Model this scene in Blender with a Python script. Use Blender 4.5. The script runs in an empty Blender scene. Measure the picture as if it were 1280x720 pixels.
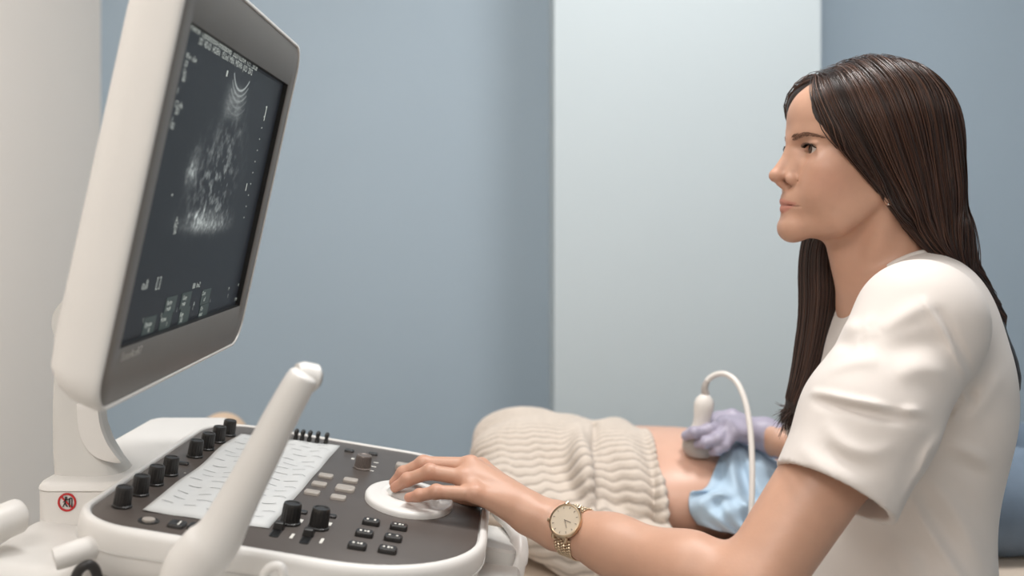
import bpy, math, random
import numpy as np
from mathutils import Vector, Matrix

random.seed(7)
RNG = np.random.default_rng(11)
SC = bpy.context.scene
COL = SC.collection

# ------------------------------------------------------------------ camera
EYE = 1.15                      # lens height above the floor
FPX = 1244.0                    # focal length in pixels of the 1280 px frame
HZ = 270.0                      # row of the horizon
cam_data = bpy.data.cameras.new('camera')
cam = bpy.data.objects.new('camera', cam_data)
COL.objects.link(cam)
cam.location = (0.0, 0.0, EYE)
cam.rotation_euler = (math.radians(90), 0, 0)
cam_data.sensor_width = 36.0
cam_data.lens = 36.0 * FPX / 1280.0
cam_data.shift_y = -(360.0 - HZ) / 1280.0
cam_data.clip_start = 0.02
cam_data.dof.use_dof = True
cam_data.dof.focus_distance = 1.14
cam_data.dof.aperture_fstop = 3.0
SC.camera = cam

# ------------------------------------------------------------------ colour, world, lamps
SC.view_settings.view_transform = 'Standard'
SC.view_settings.look = 'None'
SC.view_settings.gamma = 1.0
SC.view_settings.use_curve_mapping = False
SC.view_settings.exposure = -0.12
try:
    SC.cycles.use_denoising = True
    SC.cycles.max_bounces = 8
    SC.cycles.diffuse_bounces = 5
except Exception:
    pass
world = bpy.data.worlds.new('world')
SC.world = world
world.use_nodes = True
world.node_tree.nodes['Background'].inputs[0].default_value = (0.9, 0.95, 1.0, 1)
world.node_tree.nodes['Background'].inputs[1].default_value = 0.15

def area_lamp(name, loc, target, sx, sy, watts, color):
    d = bpy.data.lights.new(name, 'AREA')
    d.shape = 'RECTANGLE'; d.size = sx; d.size_y = sy
    d.energy = watts; d.color = color
    o = bpy.data.objects.new(name, d)
    COL.objects.link(o)
    o.location = loc
    v = Vector(target) - Vector(loc)
    o.rotation_euler = v.to_track_quat('-Z', 'Y').to_euler()
    return o

area_lamp('unseen_ceiling_lamp', (0.55, 1.42, 2.66), (0.55, 1.43, 0), 0.38, 0.40, 26, (1.0, 0.985, 0.965))
area_lamp('unseen_ceiling_lamp', (-0.35, -0.55, 2.66), (-0.25, 0.3, 0), 1.20, 1.20, 43, (1.0, 0.985, 0.965))  # broad unseen fill, added to brighten the scene from the front
area_lamp('unseen_ceiling_lamp', (-0.25, 1.10, 2.66), (-0.45, 1.15, 0), 0.60, 0.60, 17, (1.0, 0.985, 0.965))  # unseen lamp added to lift the left wall

# ------------------------------------------------------------------ small maths
def V(*a):
    return np.array(a, dtype=float)

def pw(px, py, d):
    """point at distance d in front of the lens, seen at (px, py)"""
    return V((px - 640.0) * d / FPX, d, EYE - (py - HZ) * d / FPX)

def unit(v):
    v = np.asarray(v, float)
    return v / (np.linalg.norm(v) + 1e-12)

# ------------------------------------------------------------------ materials
def lin(r, g, b):
    f = lambda c: (c / 255 / 12.92) if c / 255 <= 0.04045 else ((c / 255 + 0.055) / 1.055) ** 2.4
    return (f(r), f(g), f(b), 1.0)

def sock(b, *names):
    for n in names:
        if n in b.inputs:
            return b.inputs[n]

def mat(name, color, rough=0.5, metal=0.0, spec=0.5, noise=0.0, nscale=8.0, bump=0.0, bscale=60.0, sss=0.0, attr=None,
        coat=0.0, sheen=0.0, aniso=0.0):
    m = bpy.data.materials.new(name)
    m.use_nodes = True
    nt = m.node_tree
    b = nt.nodes['Principled BSDF']
    b.inputs['Base Color'].default_value = color
    b.inputs['Roughness'].default_value = rough
    b.inputs['Metallic'].default_value = metal
    s = sock(b, 'Specular IOR Level', 'Specular')
    if s: s.default_value = spec
    if sss:
        s = sock(b, 'Subsurface Weight'); s.default_value = sss
        b.inputs['Subsurface Radius'].default_value = (0.012, 0.005, 0.003)
        b.inputs['Subsurface Scale'].default_value = 0.6
    if coat:
        sock(b, 'Coat Weight').default_value = coat
        sock(b, 'Coat Roughness').default_value = 0.12
    if sheen:
        sock(b, 'Sheen Weight').default_value = sheen
    if aniso:
        b.inputs['Anisotropic'].default_value = aniso
    tc = nt.nodes.new('ShaderNodeTexCoord')
    src = None
    if attr:
        a = nt.nodes.new('ShaderNodeAttribute'); a.attribute_name = attr
        src = a.outputs['Color']
    if noise:
        n = nt.nodes.new('ShaderNodeTexNoise')
        n.inputs['Scale'].default_value = nscale
        n.inputs['Detail'].default_value = 4
        nt.links.new(tc.outputs['Object'], n.inputs['Vector'])
        mx = nt.nodes.new('ShaderNodeMix'); mx.data_type = 'RGBA'; mx.blend_type = 'MULTIPLY'
        mx.inputs['Factor'].default_value = 1.0
        rp = nt.nodes.new('ShaderNodeMapRange')
        rp.inputs[1].default_value = 0.3; rp.inputs[2].default_value = 0.7
        rp.inputs[3].default_value = 1 - noise; rp.inputs[4].default_value = 1.0
        nt.links.new(n.outputs['Fac'], rp.inputs[0])
        if src: nt.links.new(src, mx.inputs[6])
        else: mx.inputs[6].default_value = color
        nt.links.new(rp.outputs[0], mx.inputs[7])
        src = mx.outputs[2]
    if src:
        nt.links.new(src, b.inputs['Base Color'])
    if bump:
        n = nt.nodes.new('ShaderNodeTexNoise')
        n.inputs['Scale'].default_value = bscale
        n.inputs['Detail'].default_value = 3
        nt.links.new(tc.outputs['Object'], n.inputs['Vector'])
        bp = nt.nodes.new('ShaderNodeBump')
        bp.inputs['Strength'].default_value = bump
        bp.inputs['Distance'].default_value = 0.002
        nt.links.new(n.outputs['Fac'], bp.inputs['Height'])
        nt.links.new(bp.outputs[0], b.inputs['Normal'])
    return m

M = {}
M['wall_blue'] = mat('blue_wall_paint', lin(165, 181, 194), 0.75, noise=0.03, nscale=2, bump=0.05, bscale=200)
M['pier'] = mat('lit_blue_wall_paint', lin(195, 206, 211), 0.7, noise=0.02, nscale=2, bump=0.05, bscale=200)  # wall blue made paler: the pier's stronger light is put into its colour
M['wall_white'] = mat('warm_white_wall_paint', lin(244, 235, 226), 0.75, noise=0.02, nscale=2, bump=0.05, bscale=200)
M['floor'] = mat('grey_floor_vinyl', lin(170, 168, 164), 0.5, noise=0.08, nscale=6)
M['ceiling'] = mat('white_ceiling_paint', lin(235, 235, 233), 0.8, noise=0.02)
M['shell'] = mat('white_machine_plastic', lin(226, 223, 219), 0.38, noise=0.02, nscale=15, bump=0.03, bscale=900)
M['shell_grey'] = mat('pale_grey_machine_plastic', lin(212, 210, 206), 0.42, noise=0.02, nscale=15)
M['panel'] = mat('dark_grey_panel_plastic', lin(84, 77, 73), 0.42, noise=0.06, nscale=30, bump=0.05, bscale=1200)
M['bezel'] = mat('grey_brown_bezel_plastic', lin(104, 98, 92), 0.42, noise=0.04, nscale=20, bump=0.04, bscale=1200)
M['black'] = mat('black_plastic', lin(40, 38, 37), 0.4, noise=0.1, nscale=40)
M['blackgap'] = mat('black_gasket', lin(14, 14, 15), 0.5, noise=0.1)
M['key_grey'] = mat('grey_key_plastic', lin(168, 160, 152), 0.4, noise=0.03)
M['knob_grey'] = mat('grey_metal_knob', lin(120, 110, 104), 0.38, metal=0.3, noise=0.05)
M['mark'] = mat('white_print', lin(225, 222, 215), 0.6, noise=0.02)
M['red'] = mat('red_print', lin(190, 42, 44), 0.5, noise=0.02)
M['chrome'] = mat('polished_metal', lin(205, 198, 190), 0.22, metal=1.0, noise=0.03)
M['rubber'] = mat('dark_rubber', lin(48, 46, 45), 0.7, noise=0.1)
# ------------------------------------------------------------------ objects
def tag(o, label=None, cat=None, group=None, kind=None):
    if label: o['label'] = label
    if cat: o['category'] = cat
    if group: o['group'] = group
    if kind: o['kind'] = kind
    return o

def thing(name, loc, label, cat, group=None):
    o = bpy.data.objects.new(name, None)
    o.empty_display_size = 0.05
    COL.objects.link(o)
    o.location = loc
    return tag(o, label, cat, group)

def origin_of(o):
    p = V(0, 0, 0)
    while o is not None:
        p = p + V(*o.location); o = o.parent
    return p

def make_mesh(name, verts, faces, material, smooth=True, sharp=40, colors=None):
    me = bpy.data.meshes.new(name)
    if isinstance(faces, np.ndarray):
        nv, nf, k = len(verts), len(faces), faces.shape[1]
        me.vertices.add(nv); me.vertices.foreach_set('co', np.ascontiguousarray(verts, dtype=np.float32).ravel())
        me.loops.add(nf * k); me.loops.foreach_set('vertex_index', np.ascontiguousarray(faces, dtype=np.int32).ravel())
        me.polygons.add(nf)
        me.polygons.foreach_set('loop_start', np.arange(nf, dtype=np.int32) * k)
        me.update(calc_edges=True); me.validate()
    else:
        me.from_pydata([tuple(map(float, v)) for v in verts], [], [tuple(map(int, f)) for f in faces])
        me.update()
    if smooth and len(me.polygons):
        me.polygons.foreach_set('use_smooth', np.ones(len(me.polygons), dtype=bool))
        if sharp:
            try: me.set_sharp_from_angle(angle=math.radians(sharp))
            except Exception: pass
    if colors is not None:
        a = me.color_attributes.new('tone', 'FLOAT_COLOR', 'POINT')
        c = np.ones((len(verts), 4), dtype=np.float32); c[:, :3] = colors
        a.data.foreach_set('color', c.ravel())
    for m in (material if isinstance(material, (list, tuple)) else [material]):
        if m: me.materials.append(m)
    return me

def put(name, verts, faces, material, parent=None, smooth=True, sharp=40, colors=None):
    """world-space mesh -> object; vertices become relative to the parent's place"""
    o0 = origin_of(parent) if parent else V(0, 0, 0)
    vv = np.asarray(verts, float) - o0
    o = bpy.data.objects.new(name, make_mesh(name, vv, faces, material, smooth, sharp, colors))
    COL.objects.link(o)
    if parent: o.parent = parent
    return o

class MB:
    def __init__(s):
        s.v = []; s.f = []
    def add(s, verts, faces):
        n = len(s.v)
        s.v += [V(*p) for p in verts]
        s.f += [tuple(i + n for i in f) for f in faces]
        return s
    def loft(s, rings, cap0=True, cap1=True, close=True):
        n = len(rings[0]); vs = []; fs = []
        for r in rings: vs += list(r)
        for k in range(len(rings) - 1):
            for i in range(n if close else n - 1):
                j = (i + 1) % n
                fs.append((k * n + i, k * n + j, (k + 1) * n + j, (k + 1) * n + i))
        if cap0: fs.append(tuple(reversed(range(n))))
        if cap1: fs.append(tuple((len(rings) - 1) * n + i for i in range(n)))
        return s.add(vs, fs)
    def lathe(s, prof, o=(0, 0, 0), ax=(0, 0, 1), n=24, cap0=True, cap1=True):
        """prof: (radius, height) along the axis"""
        ax = unit(ax); t = unit(np.cross(ax, (0, 1, 0) if abs(ax[1]) < 0.9 else (1, 0, 0))); u = np.cross(ax, t)
        o = V(*o)
        rings = [[o + ax * h + r * (math.cos(2 * math.pi * i / n) * t + math.sin(2 * math.pi * i / n) * u) for i in range(n)] for r, h in prof]
        return s.loft(rings, cap0, cap1)
    def tube(s, pts, rad, n=12, flat=1.0, up=None):
        pts = [V(*p) for p in pts]
        if not hasattr(rad, '__len__'): rad = [rad] * len(pts)
        rings = []; ref = V(*(up if up is not None else (0.13, 0.21, 0.97)))
        for i, p in enumerate(pts):
            d = unit(pts[min(i + 1, len(pts) - 1)] - pts[max(i - 1, 0)])
            a = unit(np.cross(d, ref)); b = np.cross(a, d)
            if up is None: ref = b
            rings.append([p + rad[i] * (math.cos(2 * math.pi * k / n) * a + flat * math.sin(2 * math.pi * k / n) * b) for k in range(n)])
        return s.loft(rings)
    def box(s, c, size, R=None):
        c = V(*c); h = V(*size) / 2
        R = np.eye(3) if R is None else R
        vs = [c + R @ (h * V(x, y, z)) for x in (-1, 1) for y in (-1, 1) for z in (-1, 1)]
        return s.add(vs, [(0, 1, 3, 2), (4, 6, 7, 5), (0, 4, 5, 1), (2, 3, 7, 6), (0, 2, 6, 4), (1, 5, 7, 3)])
    def rbox(s, O, ex, ey, ez, w, h, radii, stack, n=6, cap0=True, cap1=True):
        """rounded-rectangle loft: w along ex, h along ey; stack of (inset, height along ez)"""
        O, ex, ey, ez = map(lambda q: V(*q), (O, ex, ey, ez))
        rings = []
        for ins, z in stack:
            rings.append([O + ex * x + ey * y + ez * z for x, y in rrect(w, h, radii, ins, n)])
        return s.loft(rings, cap0, cap1)
    def build(s, name, material, parent=None, smooth=True, sharp=40):
        return put(name, s.v, s.f, material, parent, smooth, sharp)

def rrect(w, h, radii, inset=0.0, n=6):
    if not hasattr(radii, '__len__'): radii = [radii] * 4
    pts = []
    x0, x1, y0, y1 = -w / 2 + inset, w / 2 - inset, -h / 2 + inset, h / 2 - inset
    for (cx, cy, sx, sy, a0), r in zip([(x0, y0, 1, 1, 180), (x1, y0, -1, 1, 270), (x1, y1, -1, -1, 0), (x0, y1, 1, -1, 90)], radii):
        r = max(r - inset, 0.0005)
        for k in range(n + 1):
            a = math.radians(a0 + 90.0 * k / n)
            pts.append((cx + sx * r + r * math.cos(a), cy + sy * r + r * math.sin(a)))
    return pts

def spline(pts, n):
    """Catmull-Rom through the points, n samples"""
    P = np.asarray(pts, float)
    P = np.vstack([2 * P[0] - P[1], P, 2 * P[-1] - P[-2]])
    seg = len(P) - 3
    t = np.linspace(0, seg, n); i = np.minimum(t.astype(int), seg - 1); u = (t - i)[:, None]
    a, b, c, d = P[i], P[i + 1], P[i + 2], P[i + 3]
    return 0.5 * (2 * b + (c - a) * u + (2 * a - 5 * b + 4 * c - d) * u ** 2 + (3 * b - a - 3 * c + d) * u ** 3)

def text_mesh(body, size, O, ex, ey, name, material, parent, extrude=0.0, align='LEFT', squash=1.0):
    """lettering laid on a plane: ex along the line, ey up the letters"""
    V_, F_ = text_geo(body, size, O, ex, ey, align, squash)
    return put(name, V_, F_, material, parent, smooth=False)

def text_geo(body, size, O, ex, ey, align='LEFT', squash=1.0):
    cu = bpy.data.curves.new('lettering', 'FONT')
    cu.body = body; cu.size = size; cu.align_x = align; cu.resolution_u = 2
    ob = bpy.data.objects.new('lettering', cu)
    COL.objects.link(ob)
    dg = bpy.context.evaluated_depsgraph_get()
    me = bpy.data.meshes.new_from_object(ob.evaluated_get(dg))
    vs = [V(*O) + V(*ex) * v.co.x * squash + V(*ey) * v.co.y for v in me.vertices]
    fs = [tuple(p.vertices) for p in me.polygons]
    bpy.data.objects.remove(ob); bpy.data.curves.remove(cu); bpy.data.meshes.remove(me)
    return vs, fs

# ------------------------------------------------------------------ distance fields (modelling clay)
def smin(a, b, k):
    if k <= 0: return np.minimum(a, b)
    h = np.clip(0.5 + 0.5 * (b - a) / k, 0, 1)
    return b + (a - b) * h - k * h * (1 - h)

class Prim:
    def __init__(s, fn, c, r): s.fn, s.c, s.r = fn, V(*c), r

def ball(c, r):
    c = V(*c)
    return Prim(lambda p: np.sqrt(((p - c) ** 2).sum(-1)) - r, c, r)

def ell(c, r, R=None):
    c = V(*c); r = V(*r)
    def fn(p):
        q = p - c
        if R is not None: q = q @ R
        k0 = np.sqrt(((q / r) ** 2).sum(-1)); k1 = np.sqrt(((q / r ** 2) ** 2).sum(-1)) + 1e-9
        return k0 * (k0 - 1) / k1
    return Prim(fn, c, max(r))

def cone(a, b, r1, r2):
    a = V(*a); b = V(*b); ba = b - a; l2 = ba @ ba + 1e-12
    rr = r1 - r2; a2 = l2 - rr * rr; il2 = 1 / l2
    def fn(p):
        pa = p - a
        t = np.clip((pa @ ba) * il2, 0, 1)
        return np.sqrt(((pa - t[..., None] * ba) ** 2).sum(-1)) - (r1 + (r2 - r1) * t)
    return Prim(fn, (a + b) / 2, math.sqrt(l2) / 2 + max(r1, r2))

class Field:
    """ordered list of (op, prim, k): op 'u' joins, 's' cuts, 'i' keeps the common part"""
    def __init__(s, items=None): s.items = list(items or [])
    def u(s, p, k=0.0): s.items.append(('u', p, k)); return s
    def s_(s, p, k=0.0): s.items.append(('s', p, k)); return s
    def i_(s, p, k=0.0): s.items.append(('i', p, k)); return s
    def prim(s):
        ps = [p for o, p, k in s.items if o == 'u']
        c = np.mean([p.c for p in ps], axis=0)
        r = max(np.linalg.norm(p.c - c) + p.r for p in ps) + 0.01
        return Prim(lambda p: s(p), c, r)
    def __call__(s, p, bc=None, br=0.0):
        d = np.full(p.shape[:-1], 500.0)
        for op, q, k in s.items:
            if bc is not None and op != 'i' and np.linalg.norm(q.c - bc) - q.r > br + k + 0.012: continue
            v = q.fn(p)
            if op == 'u': d = smin(d, v, k)
            elif op == 's': d = -smin(-d, v, k)
            else: d = -smin(-d, -v, k)
        return d

def nets(field, lo, hi, h, B=10):
    """surface nets over a dense grid, evaluated only in blocks the surface passes"""
    lo = V(*lo); hi = V(*hi)
    nb = np.maximum(np.ceil((hi - lo) / (h * B)).astype(int), 1)
    n = nb * B + 1
    g = np.full(n, 0.2, dtype=np.float32)
    R = h * B * math.sqrt(3) / 2
    ax = np.arange(B + 1) * h
    off = np.stack(np.meshgrid(ax, ax, ax, indexing='ij'), -1)
    cen = np.stack(np.meshgrid(*[(np.arange(k) + 0.5) * h * B for k in nb], indexing='ij'), -1) + lo
    fc = field(cen)
    for i, j, k in np.ndindex(*nb):
        c = fc[i, j, k]
        sl = (slice(i * B, i * B + B + 1), slice(j * B, j * B + B + 1), slice(k * B, k * B + B + 1))
        if abs(c) > R * 1.6 + 0.006:
            g[sl] = 0.2 if c > 0 else -0.2
    for i, j, k in np.ndindex(*nb):
        c = fc[i, j, k]
        if abs(c) <= R * 1.6 + 0.006:
            o = lo + V(i, j, k) * (h * B)
            g[i * B:i * B + B + 1, j * B:j * B + B + 1, k * B:k * B + B + 1] = field(off + o, cen[i, j, k], R)
    s = g < 0
    cs = np.zeros(np.array(n) - 1, dtype=np.int8)
    for dx in (0, 1):
        for dy in (0, 1):
            for dz in (0, 1):
                cs += s[dx:n[0] - 1 + dx, dy:n[1] - 1 + dy, dz:n[2] - 1 + dz]
    act = np.argwhere((cs > 0) & (cs < 8))
    idx = np.full(np.array(n) - 1, -1, dtype=np.int32)
    idx[act[:, 0], act[:, 1], act[:, 2]] = np.arange(len(act))
    acc = np.zeros((len(act), 3)); cnt = np.zeros(len(act))
    for axis in range(3):
        e = np.zeros(3, int); e[axis] = 1
        o1, o2 = [q for q in range(3) if q != axis]
        for p in (0, 1):
            for q in (0, 1):
                b = np.zeros(3, int); b[o1] = p; b[o2] = q
                A = act + b; Bv = A + e
                va = g[A[:, 0], A[:, 1], A[:, 2]]; vb = g[Bv[:, 0], Bv[:, 1], Bv[:, 2]]
                m = (va < 0) != (vb < 0)
                t = va[m] / (va[m] - vb[m])
                acc[m] += b + e * t[:, None]; cnt[m] += 1
    verts = lo + (act + acc / cnt[:, None]) * h
    faces = []
    for axis in range(3):
        o1, o2 = (axis + 1) % 3, (axis + 2) % 3
        sl0 = [slice(None)] * 3; sl1 = [slice(None)] * 3
        sl0[axis] = slice(0, -1); sl1[axis] = slice(1, None)
        a, b = s[tuple(sl0)], s[tuple(sl1)]
        E = np.argwhere(a != b)
        ok = (E[:, o1] > 0) & (E[:, o2] > 0) & (E[:, o1] < n[o1] - 1) & (E[:, o2] < n[o2] - 1)
        E = E[ok]
        flip = a[E[:, 0], E[:, 1], E[:, 2]]
        q = []
        for p1, p2 in ((1, 1), (0, 1), (0, 0), (1, 0)):
            c = E.copy(); c[:, o1] -= p1; c[:, o2] -= p2
            q.append(idx[c[:, 0], c[:, 1], c[:, 2]])
        q = np.stack(q, 1)
        q[~flip] = q[~flip][:, ::-1]
        faces.append(q)
    F = np.vstack(faces)
    F = F[(F >= 0).all(1)]
    return verts, F

def weld_parts(parts):
    vs, fs, n = [], [], 0
    for v, f in parts:
        vs.append(v); fs.append(f + n); n += len(v)
    return np.vstack(vs), np.vstack(fs)

def drop_faces(v, f, keep_fn):
    """keep only faces whose centre satisfies keep_fn; compact"""
    c = v[f].mean(1); f = f[keep_fn(c)]
    used = np.unique(f); remap = np.full(len(v), -1); remap[used] = np.arange(len(used))
    return v[used], remap[f]

def vnormals(v, f):
    n = np.zeros_like(v)
    fn = np.cross(v[f[:, 2]] - v[f[:, 0]], v[f[:, -1]] - v[f[:, 1]])
    for k in range(f.shape[1]): np.add.at(n, f[:, k], fn)
    return n / (np.linalg.norm(n, axis=1)[:, None] + 1e-12)

def shot(field, px, py, d0=0.7, d1=2.2):
    """first surface point of the clay on the sight line through (px, py)"""
    d = d0
    k = np.linalg.norm(pw(px, py, 1.0) - V(0, 0, EYE))
    for _ in range(140):
        p = pw(px, py, d)
        f = float(field(p[None, :])[0])
        if f < 0.0003: return p
        d += max(f * 0.7, 0.0003) / k
        if d > d1: return None
    return None
# ================================================================== the room
XL, XR, YB, YF, ZT = -1.136, 2.3, -1.7, 2.75, 2.7
def slab(name, lo, hi, m):
    b = MB(); lo = V(*lo); hi = V(*hi)
    b.box((lo + hi) / 2, hi - lo)
    return tag(b.build(name, m, smooth=False), kind='structure')
slab('floor', (XL - .1, YB - .1, -0.1), (XR + .1, YF + .1, 0), M['floor'])
slab('ceiling', (XL - .1, YB - .1, ZT), (XR + .1, YF + .1, ZT + .1), M['ceiling'])
slab('wall_back', (XL - .1, YF, 0), (XR + .1, YF + .1, ZT), M['wall_blue'])
slab('wall_left', (XL - .1, YB, 0), (XL, YF, ZT), M['wall_white'])
slab('wall_right', (XR, YB, 0), (XR + .1, YF, ZT), M['wall_blue'])
slab('wall_front', (XL - .1, YB - .1, 0), (XR + .1, YB, ZT), M['wall_white'])
PY = 2.40
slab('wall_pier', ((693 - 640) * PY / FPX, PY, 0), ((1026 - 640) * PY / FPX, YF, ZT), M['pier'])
slab('baseboard_back', (XL, YF - 0.015, 0), ((693 - 640) * PY / FPX, YF, 0.09), M['ceiling'])
slab('baseboard_left', (XL, YB, 0), (XL + 0.015, YF - 0.015, 0.09), M['ceiling'])

# ================================================================== the ultrasound machine
mach = thing('ultrasound_machine', (-0.36, 1.16, 0), 'white wheeled ultrasound machine with tilted monitor, dark control panel and cable arm', 'ultrasound machine')

# --- control panel: a tray that slopes down towards the operator
TH = math.atan(0.165)
CO = V(-0.405, 0, EYE - 0.286)                     # a point of the panel plane
CA = V(math.cos(TH), 0, -math.sin(TH)); CB = V(0, 1, 0); CN = V(math.sin(TH), 0, math.cos(TH))
def on_panel(px, py, h=0.0):
    """where the sight line through (px, py) meets the panel (raised by h)"""
    o = V(0, 0, EYE); r = pw(px, py, 1.0) - o
    t = ((CO + CN * h - o) @ CN) / (r @ CN)
    return o + r * t
def pc(a, b, h=0.0):
    return CO + CA * a + CB * b + CN * h

pcx, pcy, pW, pH = 0.183, 1.158, 0.402, 0.466
PR = [0.062, 0.150, 0.125, 0.075]                  # near-left, near-right, far-right, far-left
tray = MB()
tray.rbox(pc(pcx, pcy), CA, CB, CN, pW, pH, PR,
          [(0.055, -0.060), (0.030, -0.058), (0.012, -0.048), (0.004, -0.034), (0.0, -0.018), (0.0, -0.006), (0.0015, -0.001), (0.004, 0.0015), (0.008, 0.002), (0.0095, 0.0005), (0.010, -0.003)], n=14)
tray_o = tray.build('control_panel', M['shell'], mach, sharp=60)
pp = MB()
pp.rbox(pc(pcx, pcy), CA, CB, CN, pW, pH, PR, [(0.011, -0.003), (0.011, -0.0005), (0.0125, 0.0006)], n=14)
pp.build('panel_surface', M['panel'], tray_o)
sm = MB()
sm.rbox(pc(pcx, pcy), CA, CB, CN, pW, pH, PR, [(0.0005, -0.0225), (-0.0006, -0.0225), (-0.0006, -0.0215), (0.0005, -0.0215)], n=14, cap0=False, cap1=False)
sm.build('tray_seam', M['shell_grey'], tray_o)

PANEL_R = Matrix((CA, CB, CN)).transposed().to_4x4()
def place(mesh, name, p, parent, spin=0.0, label=None):
    o = bpy.data.objects.new(name, mesh)
    COL.objects.link(o)
    o.parent = parent
    o.matrix_basis = Matrix.Translation(Vector(p - origin_of(parent))) @ PANEL_R @ Matrix.Rotation(spin, 4, 'Z')
    if label: o['label'] = label
    return o

def knob_mesh(r, h, m, name, flute=18):
    b = MB(); n = flute * 4; rings = []
    for rr, z in ((r * 1.10, 0), (r * 1.10, h * 0.12), (r * 0.99, h * 0.16), (r * 0.95, h * 0.82), (r * 0.93, h * 0.93), (r * 0.86, h), (r * 0.70, h * 1.0), (r * 0.62, h * 0.96)):
        ring = []
        for i in range(n):
            a = 2 * math.pi * i / n
            w = 1 - (0.055 if (h * 0.14 < z < h * 0.9 and i % 4 in (0, 1)) else 0)
            ring.append(V(rr * w * math.cos(a), rr * w * math.sin(a), z))
        rings.append(ring)
    b.loft(rings)
    return make_mesh(name, b.v, b.f, m, sharp=35)

def key_mesh(w, d, h, m, name, dish=0.0):
    b = MB()
    b.rbox((0, 0, 0), (1, 0, 0), (0, 1, 0), (0, 0, 1), w, d, min(w, d) * 0.22,
           [(0, 0), (0, h * 0.7), (0.0006, h * 0.92), (0.0016, h), (min(w, d) * 0.3, h - dish)], n=4)
    return make_mesh(name, b.v, b.f, m, sharp=50)

kn = knob_mesh(0.0088, 0.021, M['black'], 'rotary_knob')
for px, py in ((152, 634), (174, 619), (193, 606), (211.5, 594), (243, 571.5), (258, 562), (272, 553), (285, 544.5)):
    place(kn, 'rotary_knob', on_panel(px, py), tray_o)
kb = knob_mesh(0.0100, 0.022, M['black'], 'rotary_knob')
for px, py in ((362, 655), (397.7, 661)):
    place(kb, 'rotary_knob', on_panel(px, py), tray_o)
kg = knob_mesh(0.0105, 0.018, M['knob_grey'], 'rotary_knob', 24)
place(kg, 'rotary_knob', on_panel(452.7, 586), tray_o, label='grey metal knob')

gk = key_mesh(0.0175, 0.0135, 0.004, M['key_grey'], 'panel_key', 0.0006)
for px, py in ((407, 597), (398.8, 607.3), (389.8, 617.7), (438, 602.5), (422.5, 624)):
    place(gk, 'panel_key', on_panel(px, py), tray_o, label='pale grey key')
gk2 = key_mesh(0.0225, 0.0195, 0.0045, M['key_grey'], 'panel_key', 0.0008)
place(gk2, 'panel_key', on_panel(431, 613), tray_o, label='larger pale grey key')
dk = key_mesh(0.0185, 0.0125, 0.006, M['black'], 'panel_key', 0.0008)
for px, py in ((463.5, 656), (498, 662), (455, 670.5), (491, 676), (446, 686), (484, 691)):
    k = place(dk, 'panel_key', on_panel(px, py), tray_o, label='black key with white symbol')
def prints(boxes, name):
    b = MB()
    for c, sz in boxes: b.box(c, sz, np.stack([CA, CB, CN], 1))
    b.build(name, M['mark'], tray_o, smooth=False)
for i, (px, py) in enumerate(((463.5, 656), (498, 662), (455, 670.5), (491, 676), (446, 686), (484, 691))):
    c = on_panel(px, py) + CN * 0.0056
    prints([(c + CA * dx + CB * 0.0005, (0.0022, 0.0042 - 0.0016 * ((i + k_) % 2), 0.0006)) for k_, dx in enumerate((-0.0042, 0.0004, 0.0036)) if not (k_ == 1 and i % 3 == 0)], 'key_symbol')
sk = key_mesh(0.0125, 0.0085, 0.0035, M['black'], 'panel_key')
for px, py in ((436.5, 565), (466, 569), (376.5, 642), (413, 647), (228.5, 581)):
    place(sk, 'panel_key', on_panel(px, py), tray_o, label='small black key')
tk = key_mesh(0.016, 0.017, 0.004, M['black'], 'panel_key', 0.0006)
for px, py in ((221, 658), (245.5, 661), (266, 664.5)):
    place(tk, 'panel_key', on_panel(px, py), tray_o, label='black key at the near edge of the panel')
    c = on_panel(px, py) + CN * 0.0036
    prints([(c + CA * 0.002, (0.0014, 0.011, 0.0006))], 'key_symbol')
place(key_mesh(0.019, 0.015, 0.008, M['key_grey'], 'panel_key', 0.0006), 'panel_key', on_panel(503, 587), tray_o, label='grey key under the hand')
# printed labels
for px, py, w, d in ((376, 652, .004, .010), (412, 656, .004, .010), (365, 671, .003, .014), (402, 677, .003, .014), (470, 579, .006, .003), (467, 584, .006, .003),
                     (464, 589, .006, .003), (441, 574, .004, .006), (158, 611, .002, .004), (206, 618, .003, .002), (231, 592, .002, .002)):
    prints([(on_panel(px, py) + CN * 0.0007, (w, d, 0.0004))], 'printed_mark')
# recessed slider slots with their caps
for px, py in ((347, 664), (384, 672.5)):
    s = MB(); c = on_panel(px, py)
    s.rbox(c, CA, CB, CN, 0.009, 0.040, 0.003, [(0, 0.0004), (0.0, 0.0014), (0.0012, 0.0016), (0.0022, 0.0009)])
    so = s.build('slider_slot', M['blackgap'], tray_o)
    s = MB(); c = on_panel(px + 1, py - 2)
    s.rbox(c, CA, CB, CN, 0.011, 0.010, 0.002, [(0, 0.0014), (0.0008, 0.0075), (0.002, 0.0085)])
    s.build('slider_cap', M['black'], tray_o)
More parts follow.
